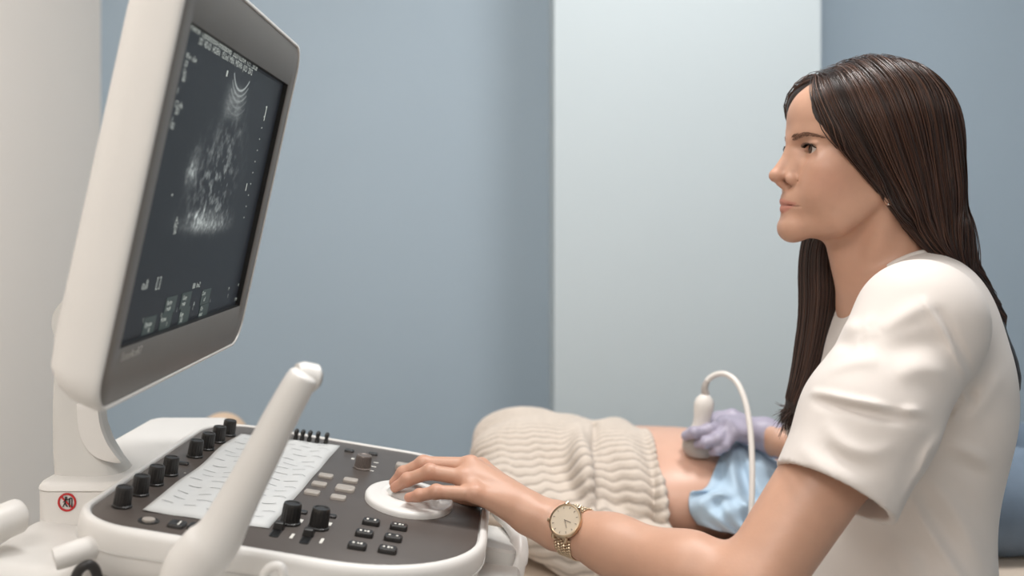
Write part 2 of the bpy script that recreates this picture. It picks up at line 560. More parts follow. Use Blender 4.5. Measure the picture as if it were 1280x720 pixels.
# six thin thumb sliders along the far edge
th = MB()
for z0 in (0.0,):
    th.loft([[V(0.0031 * math.cos(2 * math.pi * i / 14) * r, 0.007 * math.sin(2 * math.pi * i / 14) * r, z) for i in range(14)]
             for r, z in ((0.75, 0), (1.0, 0.003), (1.0, 0.006), (0.7, 0.0085), (1.0, 0.011), (1.0, 0.014), (0.6, 0.016))])
tm = make_mesh('thumb_slider', th.v, th.f, M['black'], sharp=50)
for px, py in ((334, 546), (369, 551), (377, 552), (386, 553), (396, 554), (407, 555.5)):
    place(tm, 'thumb_slider', on_panel(px, py), tray_o)
bt = MB(); c = on_panel(185.5, 652)
bt.lathe([(0.0100, 0.0004), (0.0100, 0.0014), (0.0088, 0.0016), (0.0082, 0.0008), (0.0080, 0.001)], c, CN, 28)
ring = bt.build('button_ring', M['black'], tray_o)
bt = MB(); bt.lathe([(0.0062, 0.0006), (0.0060, 0.0028), (0.0040, 0.0032)], c, CN, 24); bt.build('round_button', M['key_grey'], tray_o)

# trackball with its shaped plate
tp = MB(); tc = on_panel(511, 627.5)
prof = [(1.0, 0.0), (1.0, 0.005), (0.97, 0.0075), (0.90, 0.0085), (0.72, 0.0075), (0.66, 0.0100), (0.60, 0.0115), (0.52, 0.0100), (0.50, 0.004)]
rings = []
for r, h in prof:
    ring_ = []
    for i in range(56):
        a = 2 * math.pi * i / 56
        scoop = 0.0
        if r < 0.95 and r > 0.6:                    # finger scoops of the two wide buttons in front of the ball
            scoop = -0.0035 * math.exp(-((((a + math.pi) % (2 * math.pi)) - math.pi + 0.45) / 0.30) ** 2) - 0.0030 * math.exp(-((((a + math.pi) % (2 * math.pi)) - math.pi - 0.6) / 0.28) ** 2)
        ring_.append(tc + CA * 0.0515 * r * math.cos(a) + CB * 0.064 * r * math.sin(a) + CN * (h + scoop))
    rings.append(ring_)
tp.loft(rings)
tp.build('trackball_plate', M['shell'], tray_o, sharp=60)
tb = MB()
tb.lathe([(0.030 * math.cos(t), 0.0 + 0.020 * math.sin(t)) for t in np.linspace(0, math.pi / 2 * 0.98, 12)], tc + CN * 0.002, CN, 32)
tb.build('trackball', M['shell_grey'], tray_o)

# --- monitor: its face leans towards the operator
MD = 0.85
MO = pw(150, 437, MD)
ME = unit(V(-0.024, 1, 0)); MU = unit(pw(240, 27, MD) - MO)
MN = unit(np.cross(ME, MU))
if MN[0] < 0: MN = -MN
SWd, SHt = 0.484 * MD, float(np.linalg.norm(pw(240, 27, MD) - MO))
def ms(u, v, h=0.0):
    """point of the screen plane: u 0..1 near to far, v 0..1 bottom to top"""
    return MO + ME * u * SWd + MU * v * SHt + MN * h
mw, mh = SWd + 0.060, SHt + 0.098
mc = ms(0.5, 0.5)
hs = MB()
hs.rbox(mc, ME, MU, MN, mw + 0.010, mh + 0.010, 0.034,
        [(0.10, -0.070), (0.050, -0.062), (0.026, -0.051), (0.012, -0.039), (0.005, -0.027), (0.002, -0.015), (0.0, -0.006), (0.0006, -0.0012), (0.002, 0.0010), (0.0042, 0.0010), (0.005, -0.001), (0.006, -0.010)], n=10)
hous = hs.build('monitor_housing', M['shell'], mach, sharp=60)
bz = MB()
outer = rrect(mw, mh, 0.029, 0, 10); inner = rrect(SWd, SHt, 0.0012, 0, 10)
def mring(r, h): return [mc + ME * x + MU * y + MN * h for x, y in r]
bz.loft([mring(outer, -0.003), mring(outer, -0.0010), mring(rrect(mw, mh, 0.029, 0.0015, 10), 0.0), mring(rrect(SWd + .0016, SHt + .0016, 0.002, 0, 10), 0.0), mring(inner, -0.0006), mring(inner, -0.0012)], cap0=False, cap1=False)
bz.build('bezel', M['bezel'], hous)
RS = -0.0065                                       # the glass lies this deep behind the bezel
gp = MB()
gp.loft([mring(inner, -0.0010), mring(rrect(SWd, SHt, 0.0012, 0.0006, 10), RS - 0.0004), mring(rrect(SWd, SHt, 0.001, 0.0030, 10), RS + 0.0002), mring(rrect(SWd, SHt, 0.001, 0.0032, 10), RS - 0.0006)], cap0=False, cap1=False)
gp.build('screen_gasket', M['blackgap'], hous)

# the lit screen: a grid of points, each with the colour the screen shows there
def fbm(x, y, seed, octs=4):
    r = np.random.default_rng(seed); out = np.zeros_like(x); amp = 1.0
    for o in range(octs):
        n = 64; t = r.random((n, n)); fx = (x * 2 ** o) % n; fy = (y * 2 ** o) % n
        i = fx.astype(int) % n; j = fy.astype(int) % n; u = fx - np.floor(fx); v = fy - np.floor(fy)
        u = u * u * (3 - 2 * u); v = v * v * (3 - 2 * v); i2 = (i + 1) % n; j2 = (j + 1) % n
        out += amp * ((t[i, j] * (1 - u) + t[i2, j] * u) * (1 - v) + (t[i, j2] * (1 - u) + t[i2, j2] * u) * v)
        amp *= 0.55
    return out
NU, NV = 330, 230
uu, vv = np.meshgrid(np.linspace(0, 1, NU), np.linspace(0, 1, NV), indexing='ij')
def px_of(u, v):
    P = MO + uu[..., None] * SWd * ME + vv[..., None] * SHt * MU
    return 640 + FPX * P[..., 0] / P[..., 1], HZ - FPX * (P[..., 2] - EYE) / P[..., 1]
def uv_at(px, py):
    o = V(0, 0, EYE); r = pw(px, py, 1.0) - o
    p = o + r * (((MO + MN * RS - o) @ MN) / (r @ MN)) - MO
    return (p @ ME) / SWd, (p @ MU) / SHt
X, Y = uu * SWd * 1000, vv * SHt * 1000            # millimetres on the screen
echo = np.zeros_like(X)
def blob(px, py, rx, ry, amp, rot=0.0, p=2.0):
    u0, v0 = uv_at(px, py); dx = X - u0 * SWd * 1000; dy = Y - v0 * SHt * 1000
    c, s = math.cos(rot), math.sin(rot)
    return amp * np.exp(-np.abs(((dx * c + dy * s) / rx)) ** p - np.abs(((-dx * s + dy * c) / ry)) ** p)
n1 = fbm(X * 0.35, Y * 0.35, 3); n2 = fbm(X * 0.12, Y * 0.12, 5); n3 = fbm(X * 0.10, Y * 0.55, 8)
spk = 0.35 + 0.85 * np.clip(n1 - 0.75, 0, 2)
clump = np.clip((n2 - 0.95) * 2.2, 0, 1.6)
echo += blob(242, 212, 15, 16, 0.80) * spk * (0.5 + clump)
echo += blob(262, 225, 52, 34, 0.34) * spk * clump
echo += blob(285, 190, 48, 40, 0.16) * spk * clump
echo += blob(280, 230, 34, 30, 0.42) * spk * clump
echo += blob(258, 272, 62, 10, 1.00) * spk * (0.35 + clump)
echo += blob(259, 281, 58, 6, 0.60) * spk
echo += blob(294, 128, 36, 17, 0.26, 0, 4) * (0.5 + 0.8 * np.clip(n3 - 0.8, 0, 1))
echo += blob(272, 170, 9, 12, 0.20) * spk
echo += blob(300, 165, 9, 4, 0.28) * spk
# the curved line of the transducer face and its echoes
u0, v0 = uv_at(300, 112); v0 += 45.0 / (SHt * 1000)
for R_, a_, half in ((45, 0.8, 0.82), (51, 0.42, 0.72), (57, 0.34, 0.60), (64, 0.16, 0.60), (72, 0.12, 0.55)):
    dx = X - u0 * SWd * 1000; dy = Y - v0 * SHt * 1000; rr = np.sqrt(dx ** 2 + dy ** 2); an = np.arctan2(dx, -dy)
    echo += a_ * np.exp(-((rr - R_) / 1.0) ** 2) * (np.abs(an) < half)
# the sector haze
dx = X - u0 * SWd * 1000; dy = Y - (v0 * SHt * 1000 + 24); rr = np.sqrt(dx ** 2 + dy ** 2); an = np.abs(np.arctan2(dx, -dy))
echo += 0.014 * ((an < 0.62) & (rr > 40) & (rr < 190)) * np.clip(n2 - 0.4, 0, 1)
base = V(0.0105, 0.0130, 0.0165)
rgb = base[None, None, :] + echo[..., None] * V(0.50, 0.54, 0.52)
gv = np.stack([ms(u, v, RS) for u, v in zip(uu.ravel(), vv.ravel())])
ii = np.arange(NU * NV).reshape(NU, NV)
gf = np.stack([ii[:-1, :-1], ii[1:, :-1], ii[1:, 1:], ii[:-1, 1:]], -1).reshape(-1, 4)
sm_ = bpy.data.materials.new('lit_screen'); sm_.use_nodes = True
b_ = sm_.node_tree.nodes['Principled BSDF']
b_.inputs['Base Color'].default_value = (0.012, 0.013, 0.016, 1); b_.inputs['Roughness'].default_value = 0.40
sock(b_, 'Specular IOR Level').default_value = 0.12
at_ = sm_.node_tree.nodes.new('ShaderNodeAttribute'); at_.attribute_name = 'tone'
sm_.node_tree.links.new(at_.outputs['Color'], b_.inputs['Emission Color']); b_.inputs['Emission Strength'].default_value = 1.0
scr = put('screen', gv, gf, sm_, hous, smooth=False, colors=rgb.reshape(-1, 3))

def glow(name, c, s):
    m = bpy.data.materials.new(name); m.use_nodes = True
    b = m.node_tree.nodes['Principled BSDF']; b.inputs['Base Color'].default_value = (0.02, 0.02, 0.02, 1)
    b.inputs['Emission Color'].default_value = c; b.inputs['Emission Strength'].default_value = s
    return m
M['glyph'] = glow('lit_screen_letters', lin(200, 206, 198), 0.9)
M['glyph_green'] = glow('lit_green_soft_keys', lin(58, 76, 74), 0.5)
def mark(c, size, m=None):
    b = MB(); b.box(c, size, np.stack([ME, MU, MN], 1)); b.build('screen_mark', m or M['glyph'], hous, smooth=False)
def line(body, px, py, size, along=1.0, h=None, sq=1.0):
    u, v = uv_at(px, py)
    text_mesh(body, size, ms(u, v, RS + 0.0005), ME, MU, 'screen_text', M['glyph'], hous, squash=sq)
line('MAMA  Oposhnoshn-omedponep  20201023/04  11:1 , 20:28', 238, 37, 0.0098, sq=1.02)
line('3D  4D-D  HDEN   02.Ind  MIN  MDVN  (0.D  2012', 248, 54.5, 0.0090, sq=1.05)
line('MI-n  o2w', 232, 72, 0.0075); line('2D', 230, 82, 0.0075); line('Gn', 228, 92, 0.0075); line('60', 227, 101, 0.0085); line('I', 221, 117, 0.0085)
line('C1-4n', 218, 133, 0.0085); line('3D', 218, 142, 0.0085); line('s', 214, 151, 0.008); line('102', 211, 160, 0.0085)
line('\u2022', 213, 248, 0.011); line('A', 219, 277, 0.008); line('B:C', 217, 284, 0.007); line('56', 216, 292, 0.008)
line('o.ll', 176, 362, 0.0125); line('[ ]', 194, 358, 0.0135)
line('BB  Inv2', 240, 359.5, 0.0082)
for px, py, t in ((208, 381, 'Bodm'), (207, 388, 'mark'), (228, 374, 'Gray'), (227, 381, 'map'), (252, 368, 'Com'), (254, 375, 'of'),
                  (180, 409, 'Dynam'), (184, 415, '8'), (200, 402, 'Frame'), (207, 407, 'I'), (224, 395, 'Edge'), (224, 402, '3.0'), (250, 387, 'On'), (248, 394, 'next'),
                  (177, 403, '1'), (200, 396, '1'), (220, 389, 'i'), (241, 381, 'A'), (240, 386, 'i'), (262, 376, 'i')):
    line(t, px, py, 0.0066)
line('M', 285, 361, 0.006); line('S', 284, 370, 0.006); line('A', 297, 356, 0.006); line('B', 298, 364, 0.006); line('12:4', 293, 374, 0.006)
for k in range(11):                                 # depth marks down the right of the sector
    p0 = V(333, 130) + (V(305, 270) - V(333, 130)) * (k / 10) if k else V(333, 132)
    u, v = uv_at(*p0); mark(ms(u, v, RS + 0.0005), (0.0015, 0.0015, 0.0004))
u, v = uv_at(332, 140); mark(ms(u, v, RS + 0.0005), (0.0016, 0.018, 0.0004))
u, v = uv_at(284, 91); mark(ms(u, v, RS + 0.0005), (0.003, 0.006, 0.0004))
u, v = uv_at(308, 232); mark(ms(u, v, RS + 0.0005), (0.0014, 0.009, 0.0004))
for px, py in ((213, 380), (232, 374), (257, 369), (186, 406), (207, 400), (230, 393), (254, 388)):
    u, v = uv_at(px, py); b__ = MB(); b__.box(ms(u, v, RS + 0.0003), (0.034, 0.017, 0.0003), np.stack([ME, MU, MN], 1)); b__.build('soft_key', M['glyph_green'], hous, smooth=False)
M['badge'] = mat('pale_badge_print', lin(205, 200, 192), 0.5, noise=0.03)
bo_ = V(0, 0, EYE); br_ = pw(150, 452, 1.0) - bo_; bp_ = bo_ + br_ * (((MO - bo_) @ MN) / (br_ @ MN))
text_mesh('SonoAceR7', 0.0112, MO + ME * ((bp_ - MO) @ ME) + MU * ((bp_ - MO) @ MU) + MN * 0.0004, ME, MU, 'badge', M['badge'], hous, squash=0.95)

# --- neck and the housing it stands on
nk = MB(); rings = []
for px0, px1, py, d, ry in ((84, 150, 430, 1.14, .026), (74, 128, 470, 1.14, .027), (73, 126, 505, 1.14, .028), (73, 129, 530, 1.14, .028), (73, 137, 552, 1.14, .029), (74, 149, 572, 1.14, .030), (75, 160, 586, 1.14, .031), (75, 161, 592, 1.14, .031)):
    a, b = pw(px0, py, d), pw(px1, py, d); c = (a + b) / 2; hw = (b[0] - a[0]) / 2
    rings.append([c + V(hw * (abs(math.cos(t)) ** 0.6) * math.copysign(1, math.cos(t)), ry * (abs(math.sin(t)) ** 0.6) * math.copysign(1, math.sin(t)), 0) for t in np.linspace(0, 2 * math.pi, 40, endpoint=False)])
nk.loft(rings)
neck = nk.build('monitor_neck', M['shell_grey'], mach, sharp=50)
pivot = MB(); c0 = pw(103, 402, 1.10)
pivot.lathe([(0.030, -0.02), (0.034, 0.0), (0.034, 0.09), (0.028, 0.10)], c0 + V(0.005, 0, 0), (0, 1, 0), 32)
pivot.build('tilt_hinge', M['shell_grey'], mach)
mb_ = MB(); mcb = ms(0.5, 0.36, -0.064)
mb_.tube([c0 + V(0.006, 0.045, 0), c0 * 0.5 + mcb * 0.5 + V(0, 0.03, 0.004), mcb + MN * 0.006], [0.030, 0.034, 0.050], 24)
mb_.build('monitor_bracket', M['shell_grey'], mach)
sc_ = MB(); yn = 1.14 - 0.031
o2 = [(96, 505), (98, 535), (105, 555), (118, 570), (136, 577), (151, 578), (144, 568), (134, 553), (126, 532), (122, 505)]
o2 = spline([pw(x, y, yn) for x, y in o2], 40)
cen2 = o2.mean(0)
sc_.loft([[p + V(0, 0.006, 0) for p in o2], [p + V(0, -0.0005, 0) for p in o2], [cen2 + (p - cen2) * 0.97 + V(0, -0.0016, 0) for p in o2]])
sc_.build('neck_scoop_plate', M['shell'], neck, sharp=50)  # added plate; its paler colour imitates the lighter scoop in the neck
hb = MB()
bx0, bx1 = -0.520, -0.400
hb.rbox(((bx0 + bx1) / 2, 1.26, EYE - 0.357), (1, 0, 0), (0, 1, 0), (0, 0, 1), bx1 - bx0, 0.36, 0.02,
        [(0.02, -0.08), (0.004, -0.03), (0.0, 0.0), (0.0, 0.0570), (0.0012, 0.0574), (0.0012, 0.0582), (-0.001, 0.0586), (0.0, 0.062), (0.003, 0.0655), (0.009, 0.067)], n=8)
hbo = hb.build('base_housing', M['shell'], mach, sharp=50)
# no-pushing sign on the near face
sy = 1.26 - 0.18 - 0.0012
def sg(px, py): 
    q = pw(px, py, sy); return q
cs = sg(83.5, 628)
sg_ = MB()
R0 = 0.0100
sg_.loft([[cs + V(r * math.cos(t), y, r * math.sin(t)) for t in np.linspace(0, 2 * math.pi, 40, endpoint=False)] for r, y in ((R0, 0.001), (R0, 0), (R0 * 0.80, 0), (R0 * 0.80, 0.001))], False, False)
sg_.box(cs, (2 * R0 * 0.86, 0.0008, 0.0016), np.array(Matrix.Rotation(math.radians(45), 3, 'Y')))
so_ = sg_.build('warning_sign', M['red'], hbo, sharp=30)
fg = MB()
k = 0.00085
fg.lathe([(0.0013, -.0004), (0.0013, 0.0004)], cs + V(-0.0008, -0.0005, 0.0052), (0, 1, 0), 14)
for a, b, w in (((-.001, .0038), (-.0018, -.0006), .0013), ((-.0014, .0030), (.0028, .0036), .0009), ((-.0018, -.0006), (-.0042, -.0048), .0011), ((-.0018, -.0006), (.0008, -.0048), .0011), ((-.0012, .0020), (-.0042, .0002), .0008),
                ((.0030, .0046), (.0030, -.0050), .0012), ((.0030, .0046), (.0056, .0046), .0010), ((.0056, .0046), (.0056, -.0050), .0010)):
    A = cs + V(a[0], -0.0003, a[1]); B = cs + V(b[0], -0.0003, b[1]); d = unit(B - A); n_ = V(-d[2], 0, d[0])
    fg.box((A + B) / 2, (np.linalg.norm(B - A), w, 0.0006), np.stack([d, n_, V(0, 1, 0)], 1))
fg.build('pictogram', M['black'], hbo, smooth=False)

# --- the white arm that carries the probe cables, in front of the panel
ar = MB()
A0, A1 = pw(262, 712, 0.86), pw(379, 478, 0.855)
pts = [pw(228, 740, 0.86), pw(238, 712, 0.86), pw(252, 694, 0.86), pw(272, 672, 0.86), pw(295, 630, 0.86), pw(325, 573, 0.858), pw(350, 523, 0.856), pw(370, 486, 0.855), pw(378, 472, 0.855), pw(382, 465, 0.855)]
P = spline(pts, 40)
tt = np.linspace(0, 1, 40)
rad = np.interp(tt, [0, .15, .28, .38, .5, .7, .85, .93, .97, 1.0], [.022, .024, .024, .0195, .0165, .0145, .0135, .0125, .0095, .003])
ar.tube(P, rad, 24)
arm_o = ar.build('cable_arm', M['shell'], mach, sharp=70)
cp = MB()
cp.lathe([(0.010, -0.014), (0.0125, -0.008), (0.0125, 0.004), (0.010, 0.0065), (0.004, 0.0072)], pw(388, 472, 0.865), unit((0.75, 0.45, -0.25)), 24)
cp.build('arm_cap', M['shell'], arm_o)
ck = MB()
ck.lathe([(0.0075, 0.0), (0.0075, 0.0016), (0.005, 0.002)], pw(388, 472, 0.865) + unit((0.75, 0.45, -0.25)) * 0.0068, unit((0.75, 0.45, -0.25)), 20)
ck.build('cap_plug', M['knob_grey'], arm_o)
# bracket that carries the arm, joined under the tray
br = MB()
br.tube(spline([pw(215, 745, 0.86), pw(232, 760, 0.89), pw(255, 770, 0.95), pw(280, 765, 1.02)], 14), 0.02, 16)
br.build('arm_bracket', M['shell'], mach)
lp = MB()
lp.tube(spline([pw(326, 745, 0.85), pw(331, 718, 0.85), pw(342, 708, 0.85), pw(353, 713, 0.85), pw(356, 745, 0.85)], 24), 0.0042, 12)
lp.build('cable_hook', M['shell'], mach)
hk = MB()
hk.rbox(pw(336, 765, 0.90), (1, 0, 0), (0, 1, 0), (0, 0, 1), 0.05, 0.13, 0.01, [(0.003, -0.008), (0, -0.004), (0, 0.006), (0.003, 0.009)])
hk.build('hook_base', M['shell'], mach)

# --- left: grab handle, cowl, probe cup and cable
hd = MB()
hd.tube(spline([pw(-130, 735, 0.93), pw(-70, 692, 0.95), pw(-22, 664, 0.97), pw(12, 649, 0.99), pw(25, 644, 1.0)], 30), [0.0175] * 26 + [0.0175, 0.017, 0.0145, 0.007], 24)
hd.build('grab_handle', M['shell'], mach, sharp=70)
cw = MB()
cw.rbox(pw(48, 690, 0.99) + V(0, 0.04, -0.02), unit((1, 0.0, -0.12)), (0, 1, 0), unit((0.12, 0, 1)), 0.115, 0.16, 0.03, [(0.01, -0.05), (0, -0.03), (0, 0.0), (0.004, 0.012), (0.014, 0.018)], n=8)
cw.build('side_cowl', M['shell'], mach, sharp=60)
cu = MB()
ax = unit(V(1, 0.62, 0.22)); c0 = pw(69, 699, 0.92)
cu.lathe([(0.0086, 0.0), (0.0098, -0.001), (0.0106, 0.002), (0.0110, 0.012), (0.0110, 0.040), (0.010, 0.045)], c0, ax, 28, cap0=False)
cu_o = cu.build('probe_cup', M['shell'], mach)
ci = MB(); ci.lathe([(0.0088, 0.0005), (0.0086, 0.012), (0.0080, 0.014)], c0, ax, 28, cap0=False); ci.build('cup_lining', M['rubber'], cu_o)
cl = MB()
cl.tube(spline([pw(88, 745, 0.90), pw(96, 718, 0.90), pw(106, 707, 0.90), pw(116, 708, 0.905), pw(122, 722, 0.91), pw(124, 750, 0.92)], 30), 0.0046, 14)
cl.build('probe_cable', M['black'], mach)

# --- right of the panel: holder with a spare probe below the wrist
ho = MB()
ho.rbox(pw(620, 690, 1.16) + V(0, 0.02, 0), CA, CB, CN, 0.044, 0.085, 0.008, [(0.003, -0.016), (0, -0.013), (0, 0.008), (0.003, 0.011)], n=5)
ho.build('probe_holder', M['shell_grey'], mach)
h2 = MB()
h2.rbox(pw(618, 722, 1.12) + V(0, 0.02, 0), CA, CB, CN, 0.055, 0.10, 0.008, [(0.003, -0.016), (0, -0.013), (0, 0.006), (0.003, 0.009)], n=5)
h2.build('holder_shelf', M['shell'], mach)

sb = MB()
sb.tube(spline([pw(622, 640, 1.25), pw(637, 655, 1.21), pw(647, 672, 1.18), pw(649, 692, 1.16), pw(645, 715, 1.145), pw(638, 750, 1.13)], 30), np.interp(np.arange(30), [0, 12, 13, 20, 21, 29], [.0085, .0090, .0105, .0110, .0095, .0095]), 20)
sb.build('spare_probe', M['shell'], mach, sharp=60)

# --- pedestal, foot and castors (below the frame)
pd = MB()
pd.rbox((-0.35, 1.18, 0.4), (1, 0, 0), (0, 1, 0), (0, 0, 1), 0.24, 0.30, 0.05, [(0.0, -0.28), (0.0, -0.1), (0.02, 0.2), (0.0, 0.395)], n=8)
pd.build('pedestal', M['shell'], mach)
ft = MB()
ft.rbox((-0.33, 1.18, 0.12), (1, 0, 0), (0, 1, 0), (0, 0, 1), 0.60, 0.50, 0.08, [(0.01, -0.03), (0, -0.02), (0, 0.02), (0.02, 0.04)], n=8)
ft.build('foot', M['shell_grey'], mach)
wm = MB(); wm.lathe([(0.02, -0.014), (0.045, -0.014), (0.05, -0.008), (0.05, 0.008), (0.045, 0.014), (0.02, 0.014)], (0, 0, 0), (0, 1, 0), 24)
wmesh = make_mesh('castor', wm.v, wm.f, M['rubber'])
for x, y in ((-.58, .97), (-.08, .97), (-.58, 1.39), (-.08, 1.39)):
    o = bpy.data.objects.new('castor', wmesh); COL.objects.link(o); o.parent = mach; o.location = Vector((x, y, 0.05)) - mach.location

# ================================================================== paper sheet over the keyboard
M['paper'] = mat('printed_paper', lin(208, 209, 208), 0.75, noise=0.02, nscale=20)
M['ink'] = mat('grey_ink', lin(120, 122, 124), 0.8, noise=0.05)
cor = [on_panel(178, 640), on_panel(336, 662), on_panel(425, 558), on_panel(300, 543)]
NX, NY = 18, 40
pv = []; wob = RNG.normal(0, 1, (6,))
def paper_pt(s, t, lift=0.0):
    p = (cor[0] * (1 - s) + cor[1] * s) * (1 - t) + (cor[3] * (1 - s) + cor[2] * s) * t
    # raised on the key rows, edge a little curled
    h = 0.0045 + 0.0014 * math.sin(t * 23 + s * 2) * (0.5 + 0.5 * math.sin(s * 9)) + 0.0010 * math.sin(s * 21 + 1.5 * t)
    e = min(s, 1 - s, t * 2, (1 - t) * 2)
    h = h * min(1.0, 0.25 + e * 9) + 0.003 * math.exp(-s * 14) * (0.5 + 0.5 * math.sin(t * 11))
    return p + CN * (h + lift) + CA * (0.0012 * math.sin(t * 14) * math.exp(-s * 9))
for i in range(NX + 1):
    for j in range(NY + 1): pv.append(paper_pt(i / NX, j / NY))
pf = [(i * (NY + 1) + j, (i + 1) * (NY + 1) + j, (i + 1) * (NY + 1) + j + 1, i * (NY + 1) + j + 1) for i in range(NX) for j in range(NY)]
paper = thing('paper_sheet', (float(cor[0][0]), 1.16, float(cor[0][2])), 'white printed sheet of short grey lines lying on the panel behind the cable arm', 'paper')
sh = put('sheet', pv, pf, M['paper'], paper)
md = sh.modifiers.new('thickness', 'SOLIDIFY'); md.thickness = 0.0004; md.offset = -1
dz = MB()
for r in range(15):
    t = 0.06 + 0.885 * r / 14
    for c in range(5):
        s0 = 0.08 + 0.18 * c + (0.09 if r % 2 else 0.0) * 0.5 + random.uniform(-.01, .01); s1 = min(s0 + random.uniform(0.09, 0.14), 0.95)
        if s0 > 0.9: continue
        w = 0.0026
        n = 4; a = [paper_pt(s0 + (s1 - s0) * k / n, t, 0.0005) for k in range(n + 1)]; b = [paper_pt(s0 + (s1 - s0) * k / n, t + w, 0.0005) for k in range(n + 1)]
        dz.add(a + b, [(k, k + 1, n + 2 + k, n + 1 + k) for k in range(n)])
dz.build('printed_lines', M['ink'], paper, smooth=False)
# ================================================================== the woman at the panel
M['skin'] = mat('skin', lin(198, 154, 130), 0.46, noise=0.05, nscale=60, bump=0.06, bscale=420, sss=0.12, attr='tone')
M['hair'] = mat('dark_brown_hair', lin(70, 46, 36), 0.33, attr='tone', spec=0.7)
M['tunic'] = mat('white_tunic_cloth', lin(218, 210, 204), 0.72, noise=0.015, nscale=30, bump=0.10, bscale=1400, sheen=0.1)
M['glove'] = mat('lilac_nitrile_glove', lin(166, 160, 178), 0.42, noise=0.04, nscale=40, bump=0.1, bscale=160)
M['eyewhite'] = mat('eye_white', lin(226, 216, 208), 0.15, noise=0.01)
M['iris'] = mat('brown_iris', lin(74, 50, 36), 0.15, noise=0.2, nscale=300)
M['pupil'] = mat('black_pupil', lin(10, 9, 9), 0.1, noise=0.01)
M['brow'] = mat('brown_eyebrow_hair', lin(128, 94, 76), 0.6, noise=0.1)
M['trouser'] = mat('white_trouser_cloth', lin(228, 224, 220), 0.75, noise=0.02, bump=0.1, bscale=900)
M['gold'] = mat('pale_gold_metal', lin(214, 190, 160), 0.28, metal=1.0, noise=0.05, nscale=60)
M['dial'] = mat('champagne_dial', lin(222, 206, 184), 0.35, metal=0.35, noise=0.02)

HO = pw(1090, 190, 1.244); YAW = math.radians(4.0)
HF = V(-math.cos(YAW), -math.sin(YAW), 0); HL = V(math.sin(YAW), -math.cos(YAW), 0); HU = V(0, 0, 1)
HR = np.stack([HF, HL, HU], 1)                     # local mm -> world
def hw(a, b, u): return HO + HR @ (V(a, b, u) / 1000.0)
def hloc(p): return ((np.asarray(p) - HO) @ HR) * 1000.0

def tilted(deg, axis='y'):
    a = math.radians(deg); c, s = math.cos(a), math.sin(a)
    return np.array([[c, 0, s], [0, 1, 0], [-s, 0, c]]) if axis == 'y' else np.array([[c, -s, 0], [s, c, 0], [0, 0, 1]])

face = Field()
face.u(ell((0, 0, 18), (102, 73, 88)))
face.u(ell((38, 0, 42), (67, 60, 52)), 14)                       # forehead
face.u(ell((52, 0, -38), (52, 55, 66)), 16)                      # middle of the face
for s in (1, -1):
    face.u(cone((22, s * 50, -58), (60, s * 39, -86), 14, 14), 18)  # jaw
    face.u(cone((60, s * 39, -86), (98, s * 10, -95), 13, 13), 14)
face.u(ell((62, 0, -76), (46, 42, 32)), 14)
face.u(ell((103.5, 0, -95), (16, 19, 16.5)), 12)                 # chin
for s in (1, -1):
    face.u(ell((73, s * 41, -24), (24, 18, 21)), 16)             # cheekbone
    face.u(ell((84, s * 30, -50), (18, 18, 22)), 16)             # cheek
    face.u(ell((54, s * 41, -52), (34, 17, 32)), 18)
    face.u(cone((92, s * 9, 20), (74, s * 41, 19), 12.5, 11), 10)  # brow ridge
face.u(ell((88, 0, -62), (27.5, 28, 24)), 12)                    # muzzle
for s in (1, -1):
    face.s_(ell((103, s * 29, 0), (13, 15, 10.5)), 12)           # eye sockets
face.u(cone((99.5, 0, 12), (104, 0, -2), 9.5, 7), 8)             # bridge
face.u(cone((104, 0, -2), (121.2, 0, -28), 7, 7.6), 6)
face.u(ell((122.8, 0, -30.5), (8.4, 8.2, 7.4)), 5)                   # tip
for s in (1, -1):
    face.u(cone((96, s * 9, -6), (108, s * 10, -30), 8, 7), 8)   # nose side
    face.u(ell((104.8, s * 14.2, -35.0), (11.0, 6.4, 7.8), tilted(-12)), 1.8)   # wing
face.u(cone((118, 0, -39), (110, 0, -45), 4.2, 4.5), 4)          # column of the nose
for s in (1, -1):
    face.s_(ell((112.5, s * 8.4, -43.0), (6.5, 3.0, 3.4)), 2)        # nostril
    face.s_(cone((98, s * 19.5, -38), (93, s * 27, -56), 1.6, 1.2), 7)   # fold beside the mouth
    # lips follow the arch of the teeth
    face.u(cone((113.4, s * 2.6, -61.4), (107.5, s * 14, -64.9), 3.5, 2.0), 3)
    face.u(cone((107.5, s * 14, -64.9), (100.5, s * 24, -67.4), 2.0, 1.0), 3)
    face.u(cone((112.6, 0, -71.4), (107.0, s * 13.5, -70.2), 4.2, 2.8), 3)
    face.u(cone((107.0, s * 13.5, -70.2), (100.5, s * 23.5, -68.2), 2.8, 1.0), 3)
    face.s_(cone((118.8, 0, -66.6), (110.5, s * 14.5, -66.8), 0.8, 0.8), 1.6)
    face.s_(cone((110.5, s * 14.5, -66.8), (100, s * 28.5, -68.4), 0.9, 1.0), 2.2)
face.s_(cone((123, -5, -53), (123, 5, -53), 3.4, 3.4), 4)        # groove under the nose
face.s_(cone((121, -9, -82), (121, 9, -82), 3.4, 3.4), 6)        # hollow under the lip
EYE_C = [(80.5, s * 30.5, 1.0) for s in (1, -1)]
for (a, b, u) in EYE_C:
    s = 1 if b > 0 else -1
    face.u(ell((a, b, u), (13.2, 13.4, 12.4)), 7)                # lids over the eyeball
    face.u(cone((a + 11.2, b - s * 9, u + 7.4), (a + 7.0, b + s * 11, u + 6.6), 2.4, 2.0), 3)   # upper lid fold
    face.s_(ell((a + 13, b + s * 0.8, u + 0.3), (10.0, 13.2, 5.6)), 1.0)      # opening
for s in (1, -1):                                               # ears
    face.u(ell((0, s * 68, -34), (14, 5, 28), tilted(14)), 4)
    face.s_(ell((2, s * 74, -30), (8, 4, 17), tilted(14)), 3)
    face.u(ell((9, s * 66, -61), (5.5, 3.6, 7)), 3)
neck = Field()
